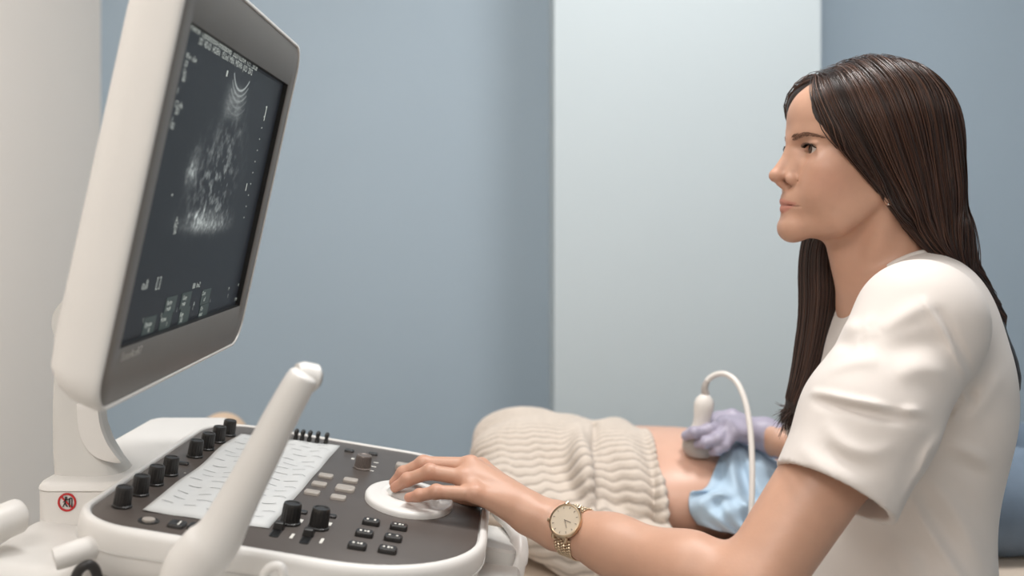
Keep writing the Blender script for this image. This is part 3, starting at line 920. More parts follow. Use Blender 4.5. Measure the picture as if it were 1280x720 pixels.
neck.u(cone((-2, 0, -70), (-36, 0, -185), 47, 50))
neck.u(cone((44, 0, -92), (10, 0, -190), 19, 30), 22)
for s in (1, -1):
    neck.u(cone((0, s * 46, -62), (22, s * 14, -190), 11, 10), 16)
fp = face.prim()
def head_fn(p):
    q = hloc(p)
    return smin(face(q), neck(q), 12.0) / 1000.0
head_prim = Prim(head_fn, HO + V(0.01, 0, -0.04), 0.26)

def hand_field(W, mcps, chains, thumb, rad=1.0):
    """palm and five separate bent fingers; all points in metres"""
    f = Field()
    f.u(cone(W, np.mean(mcps, 0), 0.0215 * rad, 0.0150 * rad))
    for m_, r in zip(mcps, (0.0112, 0.0115, 0.0110, 0.0102)):
        f.u(cone(W + (m_ - W) * 0.18, m_, 0.0175 * rad, r * rad), 0.010)
    for i in range(3): f.u(cone(mcps[i], mcps[i + 1], 0.0095 * rad, 0.0095 * rad), 0.006)
    for ch, r0 in zip(chains, (0.0098, 0.0101, 0.0096, 0.0086)):
        g = Field(); rr = [r0, r0 * 0.92, r0 * 0.80, r0 * 0.66]
        for i in range(3): g.u(cone(ch[i], ch[i + 1], rr[i] * rad, rr[i + 1] * rad), 0.003)
        for i in (1, 2): g.u(ball(ch[i] + V(0, 0, 0.0008), rr[i] * 1.06 * rad), 0.003)
        f.u(g.prim(), 0.0045)
    g = Field(); rr = [0.0160, 0.0118, 0.0105, 0.0078]
    for i in range(3): g.u(cone(thumb[i], thumb[i + 1], rr[i] * rad, rr[i + 1] * rad), 0.004)
    f.u(g.prim(), 0.008)
    return f

# ---- left arm and hand (near the lens)
S_L, E_L, W_L = pw(1150, 415, 1.075), pw(935, 741, 0.985), pw(697, 657, 1.118)
Wc = pw(668, 645, 1.125)
mc_i, mc_m, mc_r, mc_p = pw(601, 584, 1.168), pw(588, 582, 1.150), pw(580, 597, 1.130), pw(594, 617, 1.110)
ch_m = [mc_m, pw(529, 580, 1.152), pw(504, 592, 1.155), pw(493, 603, 1.158)]
ch_r = [mc_r, pw(537, 590, 1.130), pw(509, 600, 1.134), pw(494, 609, 1.138)]
ch_p = [mc_p, pw(545, 615, 1.106), pw(524, 619.5, 1.110), pw(511, 622, 1.114)]
ch_i = [mc_i, pw(549, 583, 1.174), pw(524, 593, 1.180), pw(512, 601, 1.184)]
th_l = [pw(650, 628, 1.150), pw(606, 622, 1.175), pw(580, 622, 1.192), pw(560, 625, 1.198)]
hand_l = hand_field(Wc, [mc_i, mc_m, mc_r, mc_p], [ch_i, ch_m, ch_r, ch_p], th_l, 0.95)
def arm_field(S, E, W, Wh, hand):
    f = Field()
    f.u(cone(S, S + (E - S) * 0.45, 0.050, 0.046))
    f.u(cone(S + (E - S) * 0.45, E, 0.046, 0.038), 0.02)
    m = E + (W - E) * 0.28
    f.u(cone(E, m, 0.036, 0.0375), 0.02)
    f.u(cone(m, E + (W - E) * 0.68, 0.0375, 0.0295), 0.02)
    f.u(cone(E + (W - E) * 0.68, W, 0.0295, 0.0250), 0.02)
    side = unit(np.cross(W - E, V(0, 0, 1)))
    for s in (1, -1):
        f.u(cone(W + side * s * 0.006, Wh + side * s * 0.007, 0.0235, 0.0195), 0.010)
    f.u(ball(Wh + side * (-0.019 if side[1] > 0 else 0.019) + V(0.012, 0, 0.006), 0.0085), 0.014)   # ulna knob
    f.u(hand.prim(), 0.010)
    return f
arm_l = arm_field(S_L, E_L, W_L, Wc, hand_l)
# ---- right arm and hand (far side, holding the probe)
S_R, E_R, W_R = pw(1060, 400, 1.425), pw(1110, 585, 1.52), pw(972, 551, 1.615)
D = 1.63
Wr = pw(957, 543, 1.625)
r_mc = [pw(905, 532, 1.652), pw(908, 530, 1.632), pw(912, 534, 1.612), pw(918, 541, 1.598)]
r_i = [r_mc[0], pw(884, 535, 1.668), pw(866, 540, 1.655), pw(857, 544, 1.632)]
r_m = [r_mc[1], pw(886, 538, 1.602), pw(868, 541, 1.594), pw(857, 545, 1.606)]
r_r = [r_mc[2], pw(897, 549, 1.590), pw(882, 554, 1.588), pw(872, 555, 1.597)]
r_p = [r_mc[3], pw(906, 557, 1.588), pw(897, 563, 1.588), pw(891, 565, 1.594)]
r_t = [pw(938, 535, 1.640), pw(915, 521, 1.655), pw(898, 523, 1.655), pw(887, 528, 1.640)]
hand_r = hand_field(Wr, r_mc, [r_i, r_m, r_r, r_p], r_t)
arm_r = arm_field(S_R, E_R, W_R, Wr, hand_r)
# ---- trunk and legs (under the clothes)
HIP = V(0.50, 1.245, 0.52)
trunk = Field()
NB = hw(-34, 0, -170)
trunk.u(cone(S_L + V(0.01, .02, .01), NB + V(0, -.03, -.02), 0.045, 0.05))
trunk.u(cone(S_R + V(0.01, -.02, .01), NB + V(0, .03, -.02), 0.045, 0.05), 0.03)
trunk.u(ell((0.500, 1.244, EYE - 0.21), (0.092, 0.145, 0.150)), 0.05)
trunk.u(ell((0.485, 1.25, EYE - 0.42), (0.088, 0.125, 0.17)), 0.05)
trunk.u(ell((0.490, 1.25, EYE - 0.58), (0.115, 0.165, 0.13)), 0.05)
KN_L, KN_R = V(0.12, 1.13, 0.50), V(0.14, 1.40, 0.50)
FT_L, FT_R = V(0.21, 1.12, 0.09), V(0.24, 1.41, 0.09)
for h, k, f_ in ((V(.48, 1.16, .55), KN_L, FT_L), (V(.48, 1.34, .55), KN_R, FT_R)):
    trunk.u(cone(h, k, 0.082, 0.056), 0.04)
    trunk.u(cone(k, f_ + (k - f_) * .6, 0.052, 0.052), 0.02)
    trunk.u(cone(f_ + (k - f_) * .6, f_, 0.052, 0.034), 0.02)
    trunk.u(cone(f_ + V(0.02, 0, -0.045), f_ + V(-0.17, 0, -0.055), 0.036, 0.028), 0.02)

body = Field()
body.u(trunk.prim())
body.u(arm_l.prim(), 0.02).u(arm_r.prim(), 0.02)
body.u(head_prim, 0.02)
for q in (arm_l, arm_r): pass

HZC = EYE - 0.055                                  # head is fine-meshed above this height
hv, hf = nets(Field([('u', head_prim, 0), ('u', trunk.prim(), 0.02)]), HO + V(-.15, -.11, -.20), HO + V(.13, .11, .13), 0.0014)
zc_ = HO[2] - 0.150
hv, hf = drop_faces(hv, hf, lambda c: c[:, 2] > zc_)
wx = W_L[0] + 0.0
axw = unit(W_L - E_L)
lv, lf = nets(arm_l, (-0.17, 1.03, EYE - .40), (W_L[0] + .06, 1.23, EYE - .255), 0.0013)
lv, lf = drop_faces(lv, lf, lambda c: (c - W_L) @ axw > -0.0015)
rv, rf = nets(arm_r, (0.26, 1.54, EYE - .43), (0.46, 1.72, EYE - .30), 0.0018)
axr = unit(W_R - E_R)
rv, rf = drop_faces(rv, rf, lambda c: ((c - W_R) @ axr > -0.0015) & (c[:, 0] < .46))
bv, bf = nets(body, (-.16, .90, .0), (.75, 1.78, EYE + .03), 0.0044)
def keep_body(c):
    k = ~((c[:, 2] > zc_ + 0.002) & (np.linalg.norm((c - HO)[:, :2], axis=1) < .16) & (c[:, 1] > 1.12) & (c[:, 1] < 1.37) & (c[:, 0] < HO[0] + .13))
    k &= ~(((c - W_L) @ axw > 0.0015) & (np.linalg.norm(c - W_L, axis=1) < .28) & (c[:, 2] > EYE - .45))
    k &= ~(((c - W_R) @ axr > 0.0015) & (np.linalg.norm(c - W_R, axis=1) < .25) & (c[:, 2] > EYE - .5) & (c[:, 1] > 1.5))
    return k
bv, bf = drop_faces(bv, bf, keep_body)
BV, BF = weld_parts([(hv, hf), (lv, lf), (rv, rf), (bv, bf)])

# natural colouring: lips, cheeks, knuckles; plus a painted shade line at the mouth
def skin_tone(Vw):
    base = V(*lin(198, 154, 130)[:3]); tone = np.tile(base, (len(Vw), 1))
    q = hloc(Vw); isf = (np.abs(q[:, 1]) < 60) & (q[:, 0] > 40) & (q[:, 2] > -110) & (q[:, 2] < 60)
    lipc = V(*lin(190, 122, 108)[:3])
    yb = np.abs(q[:, 1])
    top = -57.2 - 0.10 * yb - 0.16 * np.maximum(yb - 3, 0); bot = -77.2 + 0.012 * yb ** 2 + 0.20 * np.maximum(yb - 8, 0)
    m = np.clip((top - q[:, 2]) / 1.6, 0, 1) * np.clip((q[:, 2] - bot) / 2.0, 0, 1) * np.clip((27 - yb) / 3, 0, 1) * isf * (q[:, 0] > 92)
    tone = tone * (1 - 0.75 * m[:, None]) + lipc * 0.75 * m[:, None]
    mm = np.exp(-((q[:, 2] + 66.8 + 0.0016 * yb ** 2) / 0.9) ** 2) * np.clip((28.5 - yb) / 2, 0, 1) * isf * (q[:, 0] > 94)
    tone = tone * (1 - 0.6 * mm[:, None]) + V(*lin(120, 66, 60)[:3]) * 0.6 * mm[:, None]  # shade of the crease between the lips, painted into the skin tone
    blush = V(*lin(206, 140, 118)[:3])
    m = np.exp(-(((q[:, 0] - 76) / 24) ** 2 + ((yb - 46) / 24) ** 2 + ((q[:, 2] + 36) / 22) ** 2)) * 0.35
    m += np.exp(-(((q[:, 0] - 124) / 12) ** 2 + (yb / 14) ** 2 + ((q[:, 2] + 32) / 12) ** 2)) * 0.25
    for ch in (ch_i, ch_m, ch_r, ch_p):
        for p in ch[:3]: m += 0.35 * np.exp(-(((Vw - p) ** 2).sum(1)) / 0.010 ** 2)
        m += 0.5 * np.exp(-(((Vw - ch[3]) ** 2).sum(1)) / 0.010 ** 2)
    m = np.clip(m, 0, .6)
    tone = tone * (1 - m[:, None]) + blush * m[:, None]
    m = 0.75 * np.exp(-(((q[:, 0] - 92) / 9) ** 2 + ((yb - 30.5) / 14) ** 2 + ((q[:, 2] - 6.2) / 1.8) ** 2))   # lash line and lid make-up
    return tone * (1 - m[:, None]) + V(*lin(120, 84, 70)[:3]) * m[:, None]

woman = thing('person', (0.50, 1.245, 0.0), 'seated woman in white short-sleeved tunic, long dark brown hair, left hand on trackball', 'person')
wbody = put('body', BV, BF, M['skin'], woman, sharp=None, colors=skin_tone(BV))

# ---- eyes, brows, lashes
for (a, b, u) in EYE_C:
    C_ = hw(a, b, u); g = unit(HF + HL * (0.05 if b > 0 else -0.05) + HU * 0.03)
    e = MB()
    e.lathe([(0.0117 * math.sin(t), -0.0117 * math.cos(t)) for t in np.linspace(0.02, math.pi - 0.50, 16)], C_, g, 28, True, False)
    eo = e.build('eye', M['eyewhite'], wbody)
    e = MB(); e.lathe([(0.0117 * math.sin(t), 0.0117 * math.cos(t)) for t in np.linspace(0.53, 0.20, 5)], C_ + g * 0.0001, g, 28, False, False)
    e.build('iris', M['iris'], wbody)
    e = MB(); e.lathe([(0.0117 * math.sin(t), 0.0117 * math.cos(t)) for t in np.linspace(0.21, 0.01, 4)], C_ + g * 0.0001, g, 28, False, True)
    e.build('pupil', M['pupil'], wbody)
    s = 1 if b > 0 else -1
    lash = MB()
    for k in range(26):
        t = k / 25.0; bb = b + s * (-9 + 21.5 * t); aa = a + 12.8 - 5.6 * t ** 1.6; uu_ = u + 5.2 - 3.6 * (2 * t - 0.9) ** 2
        r0 = hw(aa, bb, uu_); L = 7.5 + 2.5 * t
        r1 = hw(aa + L * 0.62, bb + s * L * (0.10 + 0.5 * t), uu_ + L * 0.05); r2 = hw(aa + L * 0.9, bb + s * L * (0.15 + 0.6 * t), uu_ + L * 0.35)
        lash.tube(spline([r0, r1, r2], 5), [0.00045, .0004, .0003, .0002, .00008], 4)
    lash.build('eyelashes', M['pupil'], wbody)
    bw = MB()
    for k in range(130):
        t = random.random(); w = random.uniform(-1, 1)
        bb = s * (11 + 39 * t)
        aa0 = 108 - 0.009 * (bb * s) ** 2 - 2; uu0 = 14.6 + 6.0 * math.sin(t * 2.7) - 3.4 * t + w * 3.4 * (1 - 0.66 * t)
        bw.v  # strands lie on the skin
        p0 = None
        o_ = hw(aa0 + 25, bb, uu0); d_ = -HF
        tt_ = 0.0
        for _ in range(60):
            dd = float(head_fn((o_ + d_ * tt_)[None, :])[0]); tt_ += dd * 0.8
            if dd < 0.0002: break
        p0 = o_ + d_ * tt_
        nrm = HF
        dv = HL * s * 0.8 + HU * (0.45 - 0.7 * t) - HF * (0.25 + 0.5 * t)
        q0 = p0 + HF * 0.0002; q1 = p0 + unit(dv) * 0.0055 + HF * 0.0008
        bw.tube([q0, (q0 + q1) / 2 + HF * 0.0004, q1], [0.00042, .00034, .0001], 4)
    bw.build('eyebrow', M['brow'], wbody)
ea = MB(); 
c_ = hw(11.5, 71.2, -66); ea.lathe([(0.0016 * math.sin(t), 0.0016 * math.cos(t)) for t in np.linspace(0.05, 3.09, 8)], c_, HL, 12)
ea.build('earring', M['chrome'], wbody)

# ---- tunic
cuff_c = pw(1043, 616, 1.005); cuff_n = unit(V(-0.50, -0.30, -0.82))
sh_t = Field()
sh_t.u(cone(S_L + V(0.008, .012, .012), NB + V(0.012, -.06, -.012), 0.060, 0.050))
sh_t.u(cone(S_R + V(0.008, -.012, .012), NB + V(0.012, .06, -.012), 0.060, 0.050), 0.03)
sh_t.u(cone(NB + V(0.016, -.05, -.022), NB + V(0.016, .05, -.022), 0.052, 0.052), 0.02)
sh_t.u(ell((0.500, 1.244, EYE - 0.22), (0.108, 0.160, 0.165)), 0.05)
for y in (1.165, 1.325): sh_t.u(ball((0.425, y, EYE - 0.27), 0.062), 0.05)
sh_t.u(ell((0.486, 1.25, EYE - 0.43), (0.104, 0.145, 0.19)), 0.06)
sh_t.u(ell((0.480, 1.25, EYE - 0.60), (0.120, 0.175, 0.15)), 0.05)
slv = Field()
slv.u(cone(S_L + V(0.0, 0.004, 0.004), pw(1085, 525, 1.035), 0.066, 0.066))
slv.u(cone(pw(1085, 525, 1.035), cuff_c + cuff_n * 0.04, 0.066, 0.061), 0.02)
sh_t.u(slv.prim(), 0.03)
slr = Field(); cr = S_R + (E_R - S_R) * 0.62; crn = unit(E_R - S_R)
slr.u(cone(S_R, cr + crn * 0.04, 0.066, 0.062))
sh_t.u(slr.prim(), 0.03)
# creases: thin raised or sunk lines laid on the cloth
base_sh = Field(list(sh_t.items))
CREASES = []
def crease(px_pts, amp, width, d1=1.6):
    pts = [shot(base_sh, x, y, 0.8, d1) for x, y in px_pts]
    pts = [p for p in pts if p is not None]
    if len(pts) > 1: CREASES.append((spline(pts, max(12, 6 * len(pts))), amp, width))
crease([(1015, 490), (1050, 497), (1090, 505), (1140, 514), (1193, 520)], 0.0065, 0.0045)
crease([(1020, 501), (1060, 510), (1110, 520), (1160, 528)], -0.0061, 0.0060)
crease([(1193, 520), (1206, 495), (1204, 465), (1188, 430), (1165, 392), (1155, 374)], 0.0045, 0.0034)
crease([(1204, 520), (1216, 495), (1214, 465), (1198, 430), (1175, 392)], -0.0054, 0.0060)
crease([(1120, 470), (1150, 462), (1185, 470)], 0.0054, 0.011)
crease([(1110, 440), (1150, 430), (1186, 428)], -0.0054, 0.012)
crease([(1100, 412), (1135, 392), (1160, 380)], 0.0049, 0.010)
crease([(1040, 420), (1062, 408), (1085, 402)], 0.0054, 0.009)
crease([(1030, 445), (1055, 430), (1085, 428)], -0.0054, 0.009)
crease([(1035, 465), (1070, 452), (1100, 452)], 0.0041, 0.010)
crease([(1193, 521), (1170, 555), (1150, 590), (1128, 625)], 0.0054, 0.009)
crease([(1175, 522), (1150, 560), (1130, 592)], -0.0041, 0.012)
crease([(1035, 535), (1055, 556), (1085, 566), (1115, 560)], 0.0041, 0.008)
crease([(1030, 560), (1060, 576), (1095, 586)], -0.0041, 0.009)
crease([(1000, 560), (1030, 585), (1070, 605)], 0.0030, 0.008)
crease([(1140, 622), (1160, 660), (1190, 705), (1215, 740)], 0.0054, 0.006)
crease([(1160, 600), (1195, 640), (1228, 700)], 0.0054, 0.010)
crease([(1150, 622), (1180, 665), (1206, 715)], -0.0047, 0.010)
crease([(1185, 556), (1212, 566), (1238, 580)], 0.0061, 0.008)
crease([(1185, 575), (1210, 585), (1235, 598)], -0.0047, 0.010)
crease([(1198, 525), (1225, 505), (1250, 470)], 0.0061, 0.012)
crease([(1120, 665), (1150, 690), (1165, 730)], -0.0061, 0.011)
crease([(1085, 690), (1110, 705), (1150, 702)], 0.0047, 0.009)
# openings: cuffs, neckline, hem
TH_ = 0.0028
def half(c, n):                                    # everything beyond the plane
    c = V(*c); n = unit(n); return Prim(lambda p: -((p - c) @ n), c, 9)
def near_half(c, n, cen, r):
    c = V(*c); n = unit(n); cen = V(*cen)
    return Prim(lambda p: np.maximum(-((p - c) @ n), np.sqrt(((p - cen) ** 2).sum(-1)) - r), cen, r)
sh_t.s_(near_half(cuff_c, cuff_n, cuff_c + cuff_n * 0.05, 0.11))
sh_t.s_(near_half(cr, crn, cr + crn * 0.05, 0.11))
inn = Field(); inn.u(cone(cuff_c - cuff_n * 0.035, cuff_c + cuff_n * 0.05, 0.054, 0.0555)); sh_t.s_(inn.prim())
inn2 = Field(); inn2.u(cone(cr - crn * 0.03, cr + crn * 0.05, 0.056, 0.057)); sh_t.s_(inn2.prim())
nf = Field(); nf.u(cone(hw(-30, 0, -148), hw(-2, 0, -70), 0.0545, 0.058))
sh_t.s_(nf.prim(), 0.004)
sv, sf = nets(sh_t, (0.27, .90, .52), (.72, 1.56, EYE + .02), 0.0029)
sv, sf = drop_faces(sv, sf, lambda c: c[:, 2] > .53)
toward = unit(V(0, 0, EYE) - V(.45, 1.0, EYE - .3))
disp = np.zeros(len(sv))
for P, amp, wd in CREASES:
    best = np.full(len(sv), 9.0); bt = np.zeros(len(sv))
    near = np.linalg.norm(sv - P.mean(0), axis=1) < 0.16
    q = sv[near]; bb = np.full(len(q), 9.0); tt2 = np.zeros(len(q))
    for i in range(len(P) - 1):
        a_, d_ = P[i], P[i + 1] - P[i]
        t = np.clip(((q - a_) @ d_) / (d_ @ d_ + 1e-12), 0, 1)
        ds = np.linalg.norm(q - a_ - t[:, None] * d_, axis=1)
        m = ds < bb; bb[m] = ds[m]; tt2[m] = (i + t[m]) / (len(P) - 1)
    disp[near] += amp * np.exp(-(bb / wd) ** 2) * np.clip(np.sin(np.pi * np.clip(tt2 * 0.94 + 0.03, 0, 1)), 0, 1) ** 0.5
sv = sv + toward * disp[:, None]
put('tunic', sv, sf, M['tunic'], woman, sharp=None)
# stitched neckband
nb = MB()
ring = []
for k in range(72):
    t = 2 * math.pi * k / 72
    o_ = hw(-24, 0, -140); d_ = HF * math.cos(t) + HL * math.sin(t)
    best = None
    # highest cloth point in this direction
    ids = np.where((np.abs(np.cross((sv - o_)[:, :2], d_[:2])) < 0.006) & (((sv - o_)[:, :2] @ d_[:2]) > 0) & (np.linalg.norm((sv - o_)[:, :2], axis=1) < 0.10))[0]
    if len(ids):
        rr = np.linalg.norm((sv[ids] - o_)[:, :2], axis=1); zz = sv[ids][:, 2]
        j = ids[np.argmax(zz - rr * 0.9)]; ring.append(sv[j])
print('neck ring', len(ring))
if len(ring) > 20:
    R_ = np.array(ring)
    for _ in range(4): R_ = (np.roll(R_, 1, 0) + 2 * R_ + np.roll(R_, -1, 0)) / 4
    nb.tube(np.vstack([R_, R_[:2]]), 0.0045, 10, 1.0)
    nb.build('neckband', M['tunic'], woman)
# trousers
tr = Field()
tr.u(ell((0.49, 1.25, EYE - 0.60), (0.128, 0.176, 0.13)))
for h, k, f_ in ((V(.48, 1.16, .55), KN_L, FT_L), (V(.48, 1.34, .55), KN_R, FT_R)):
    tr.u(cone(h, k, 0.092, 0.066), 0.04); tr.u(cone(k, f_ + V(0, 0, 0.05), 0.062, 0.056), 0.03)
tv, tf = nets(tr, (-.05, 1.0, .1), (.68, 1.52, .72), 0.006)
put('trousers', tv, tf, M['trouser'], woman, sharp=None)

# ---- hair: a full cap with a fall behind the back and a lock over the far shoulder, combed into strands
cap = Field()
cap.u(ell((-3, 0, 23), (101, 84, 93)))
cap.u(ell((-50, 0, -40), (52, 78, 88)), 20)
cap.u(ell((-68, 0, -110), (42, 66, 60)), 24)
cap.u(ell((50, -20, 56), (49, 48, 42)), 10)
cap.u(ell((20, 40, 10), (62, 42, 62)), 12)
cap.u(ell((46, 24, 46), (47, 44, 46)), 10)
cap.u(ell((-4, 44, -34), (50, 38, 60)), 12)
cap.u(ell((-4, -44, -34), (50, 38, 60)), 12)
cap.u(ell((20, -40, 10), (62, 42, 62)), 12)
cut = unit(V(0.796, 0, -0.605))
def edge_fn(q):                                    # clears the face
    b = q[..., 1]
    st = lambda x: np.clip(x, 0, 1) ** 2 * (3 - 2 * np.clip(x, 0, 1))
    lim = 0.747 * q[..., 0] - 0.665 * q[..., 2] - (22 + 23 * st((b - 14) / 30) + 26 * st((-b - 10) / 28))
    return lim
cap.s_(Prim(lambda q: -edge_fn(q), (100, 0, -40), 400), 6)
fall = Field()
def whr(p): return hloc(p)
f1 = [(-78, 12, -100), (-94, 4, -140), (-122, 0, -185), (-140, 0, -230), (-153, 2, -260), (-160, 4, -290)]
f1 = spline(f1, 12); fr_ = np.linspace(19, 8, 12)
for i in range(len(f1) - 1):
    for off in (-36, -12, 12, 36):
        a, b = V(*f1[i]) + V(0, off, 0), V(*f1[i + 1]) + V(0, off, 0)
        fall.u(cone(a, b, fr_[i], fr_[i + 1]), 10)
lock = Field()
l1 = [(-10, -64, -60), (30, -66, -108), (36, -66, -150), (38, -62, -190), (50, -60, -255), (68, -58, -305), (88, -58, -345)]
lr = [24, 23, 24, 24, 20, 11, 2.5]
lr = np.interp(np.linspace(0, 6, 16), range(7), lr); l1 = spline(l1, 16)
for i in range(len(l1) - 1): lock.u(cone(l1[i], l1[i + 1], lr[i], lr[i + 1]), 18)
hairF = Field([('u', cap.prim(), 0), ('u', fall.prim(), 14), ('u', lock.prim(), 10)])
def hair_fn(p): return hairF(hloc(p)) / 1000.0
hair_field = Field([('u', Prim(hair_fn, HO + V(.05, 0, -.12), .45), 0)])
uv_, uf_ = nets(hair_field, HO + V(-.15, -.14, -.40), HO + V(.22, .14, .14), 0.0026)
uv_h = hloc(uv_)
parts = [(uv_, np.asarray(uf_))]
hc = [np.tile(V(*lin(38, 26, 22)[:3]), (len(uv_), 1))]
# strands
guides_px = [
 [(1016, 100), (1017, 120), (1032, 160), (1060, 194), (1088, 226), (1111, 254), (1134, 284), (1160, 310), (1190, 330)],
 [(1032, 88), (1047, 125), (1073, 175), (1103, 226), (1127, 262), (1148, 290), (1168, 312), (1192, 331)],
 [(1060, 78), (1088, 112), (1112, 170), (1133, 228), (1150, 270), (1166, 300), (1180, 318), (1196, 332)],
 [(1095, 74), (1128, 104), (1148, 160), (1161, 218), (1170, 262), (1178, 295), (1188, 316), (1200, 334)],
 [(1130, 78), (1160, 108), (1175, 160), (1183, 215), (1188, 262), (1192, 295), (1197, 318), (1204, 335)],
 [(1155, 92), (1180, 122), (1190, 165), (1196, 215), (1199, 262), (1200, 296), (1203, 318), (1207, 336)]]
NS = 30
gl = []
for g in guides_px:
    P = []
    for x, y in spline(np.array([(x, y, 0) for x, y in g]), NS)[:, :2]:
        h = shot(hair_field, x, y, 1.0, 1.5)
        P.append(hloc(h) if h is not None else None)
    good = [i for i, p in enumerate(P) if p is not None]
    A = np.array([np.interp(range(NS), good, [P[i][k] for i in good]) for k in range(3)]).T
    # the fall behind the back
    A = np.vstack([A[0] * V(1, 0, 1) + V(0, -8, 3), (A[0] * V(1, .5, 1) + V(0, -3, 3)), A])
    last = A[-1]
    tail = [(-120, last[1] * 0.5 + 16, -180), (-144, 30, -230), (-158, 26, -260), (-166, 24, -294)]
    A = np.vstack([A, spline([A[-1]] + tail, 14)[1:]])
    for _ in range(2): A[1:-1] = (A[:-2] + 2 * A[1:-1] + A[2:]) / 4
    gl.append(A)
for g in ([(-48, 34, 112), (-84, 40, 84), (-104, 42, 30), (-110, 38, -30), (-106, 32, -90), (-108, 26, -140)],
          [(-52, 14, 118), (-92, 16, 84), (-110, 16, 30), (-112, 15, -30), (-110, 13, -90), (-112, 11, -140)],
          [(-54, -6, 118), (-94, -6, 84), (-112, -6, 30), (-113, -6, -30), (-111, -6, -90), (-113, -5, -140)]):
    A = spline(g, NS); tail = [(-130, A[-1][1] * .9, -185), (-148, A[-1][1] * .9, -230), (-161, A[-1][1] * .9, -260), (-168, A[-1][1], -294)]
    A = np.vstack([V(-40, -8, 121), V(-43, A[0][1] * .45, 119), A])
    A = np.vstack([A, spline([A[-1]] + tail, 14)[1:]])
    gl.append(A)
gl = np.array(gl)
def strand(path, r0, tone, out):
    n = len(path); rings = []
    d = np.gradient(path, axis=0); d /= np.linalg.norm(d, axis=1)[:, None] + 1e-9
    a = np.cross(d, np.tile(V(0, 1, 0.2), (n, 1))); a /= np.linalg.norm(a, axis=1)[:, None] + 1e-9
    b = np.cross(d, a)
    rr = r0 * np.clip(np.minimum(np.linspace(0.5, 4, n), np.linspace(9, 0.25, n)), 0.25, 1)[:, None]
    vs = np.stack([path + rr * (math.cos(t) * a + math.sin(t) * b) for t in (0, 2.094, 4.189)], 1).reshape(-1, 3)
    i = np.arange(n - 1)[:, None] * 3
    f = np.concatenate([np.stack([i[:, 0] + k, i[:, 0] + (k + 1) % 3, i[:, 0] + 3 + (k + 1) % 3, i[:, 0] + 3 + k], 1) for k in range(3)])
    out[0].append(HO + (vs / 1000.0) @ HR.T); out[1].append(f); out[2].append(np.tile(tone, (len(vs), 1)))
def on_hull(P, lift, it=3):
    for _ in range(it):
        f = hairF(P)
        g = np.stack([hairF(P + e) - f for e in (V(.5, 0, 0), V(0, .5, 0), V(0, 0, .5))], -1) / 0.5
        g /= np.linalg.norm(g, axis=-1)[..., None] + 1e-6
        P = P - g * np.clip(f - lift, -6, 6)[..., None] * 0.9
    return P
out = ([], [], [])
cen_ax = V(-20, 0, 0)
hairtones = [0.80 * V(*lin(*c)[:3]) for c in ((58, 38, 31), (70, 46, 36), (84, 56, 43), (48, 33, 28), (96, 64, 48))]
npr = np.random.default_rng(5)
for side in (1, -1):
    for k in range(2100 if side == 1 else 1100):
        t = npr.random() ** 0.9 * (len(gl) - 1.001); i = int(t); w = t - i
        P = gl[i] * (1 - w) + gl[i + 1] * w
        n = len(P); s0 = 0 if npr.random() < 0.8 else int(npr.integers(1, 12))
        e = n - int(npr.integers(0, 9))
        P = P[s0:e].copy()
        lift = npr.uniform(-0.4, 1.6) + (npr.random() ** 9) * 6.0
        rad = P - cen_ax; rad[:, 2] *= 0.5; rad /= np.linalg.norm(rad, axis=1)[:, None]
        ph = npr.uniform(0, 6.28); L = len(P); q = np.linspace(0, 1, L)
        jit = npr.normal(0, 1.6, 3) + npr.normal(0, 1.0, 3) * np.sin(q * npr.uniform(3, 7) + ph)[:, None]
        jit[:, 1] *= 0.4 if side else 1
        P = P + jit * np.clip(q * 4 + 0.3, 0, 1)[:, None]
        if side == -1: P = P * V(1, -1, 1)
        P = on_hull(P, lift)
        tone = hairtones[int(npr.integers(0, 5))] * npr.uniform(0.8, 1.2)
        strand(P, npr.uniform(0.35, 0.75), tone, out)
# strands of the far lock
lp_ = np.array(l1, float)
for k in range(520):
    a = npr.uniform(0, 6.28); rr = np.sqrt(npr.random()) * 1.02
    if npr.random() < 0.7: rr = npr.uniform(0.9, 1.06)
    P = []
    for p, r in zip(lp_, lr):
        r_ = max(r, 7)
        P.append(p + V(math.cos(a) * r_ * rr * 0.98, math.sin(a) * r_ * rr, 0))
    P = np.array(P) + npr.normal(0, 1.0, 3)
    P[-1] += npr.normal(0, 5, 3) * V(1, 1, 2.2); P[-2] += (P[-1] - P[-2]) * 0.2
    P = spline(P, 26)
    strand(np.vstack([on_hull(P[:-3], npr.uniform(-0.5, 1.5), 3), P[-3:]]), npr.uniform(0.4, 0.8), hairtones[int(npr.integers(0, 4))] * npr.uniform(0.75, 1.1), out)
# fine loose hairs along the front edge and at the crown
for k in range(60):
    i = int(npr.integers(0, 3)); P = gl[i][2:int(npr.integers(12, 26))].copy(); q = np.linspace(0, 1, len(P))
    P = P + V(6, 4, -3) * (q ** 2)[:, None] * npr.uniform(-0.4, 0.8) + V(0, 2, 0)
    strand(P, 0.28, hairtones[int(npr.integers(0, 5))], out)
def join_strands(out):
    vs, fs, n = [], [], 0
    for v, f in zip(out[0], out[1]): vs.append(v); fs.append(f + n); n += len(v)
    return np.vstack(vs), np.vstack(fs), np.vstack(out[2])
a, b, c = join_strands(out)
parts.append((a, b)); hc.append(c)
Vh, Fh = weld_parts(parts)
put('hair', Vh, Fh, M['hair'], woman, sharp=None, colors=np.vstack(hc))

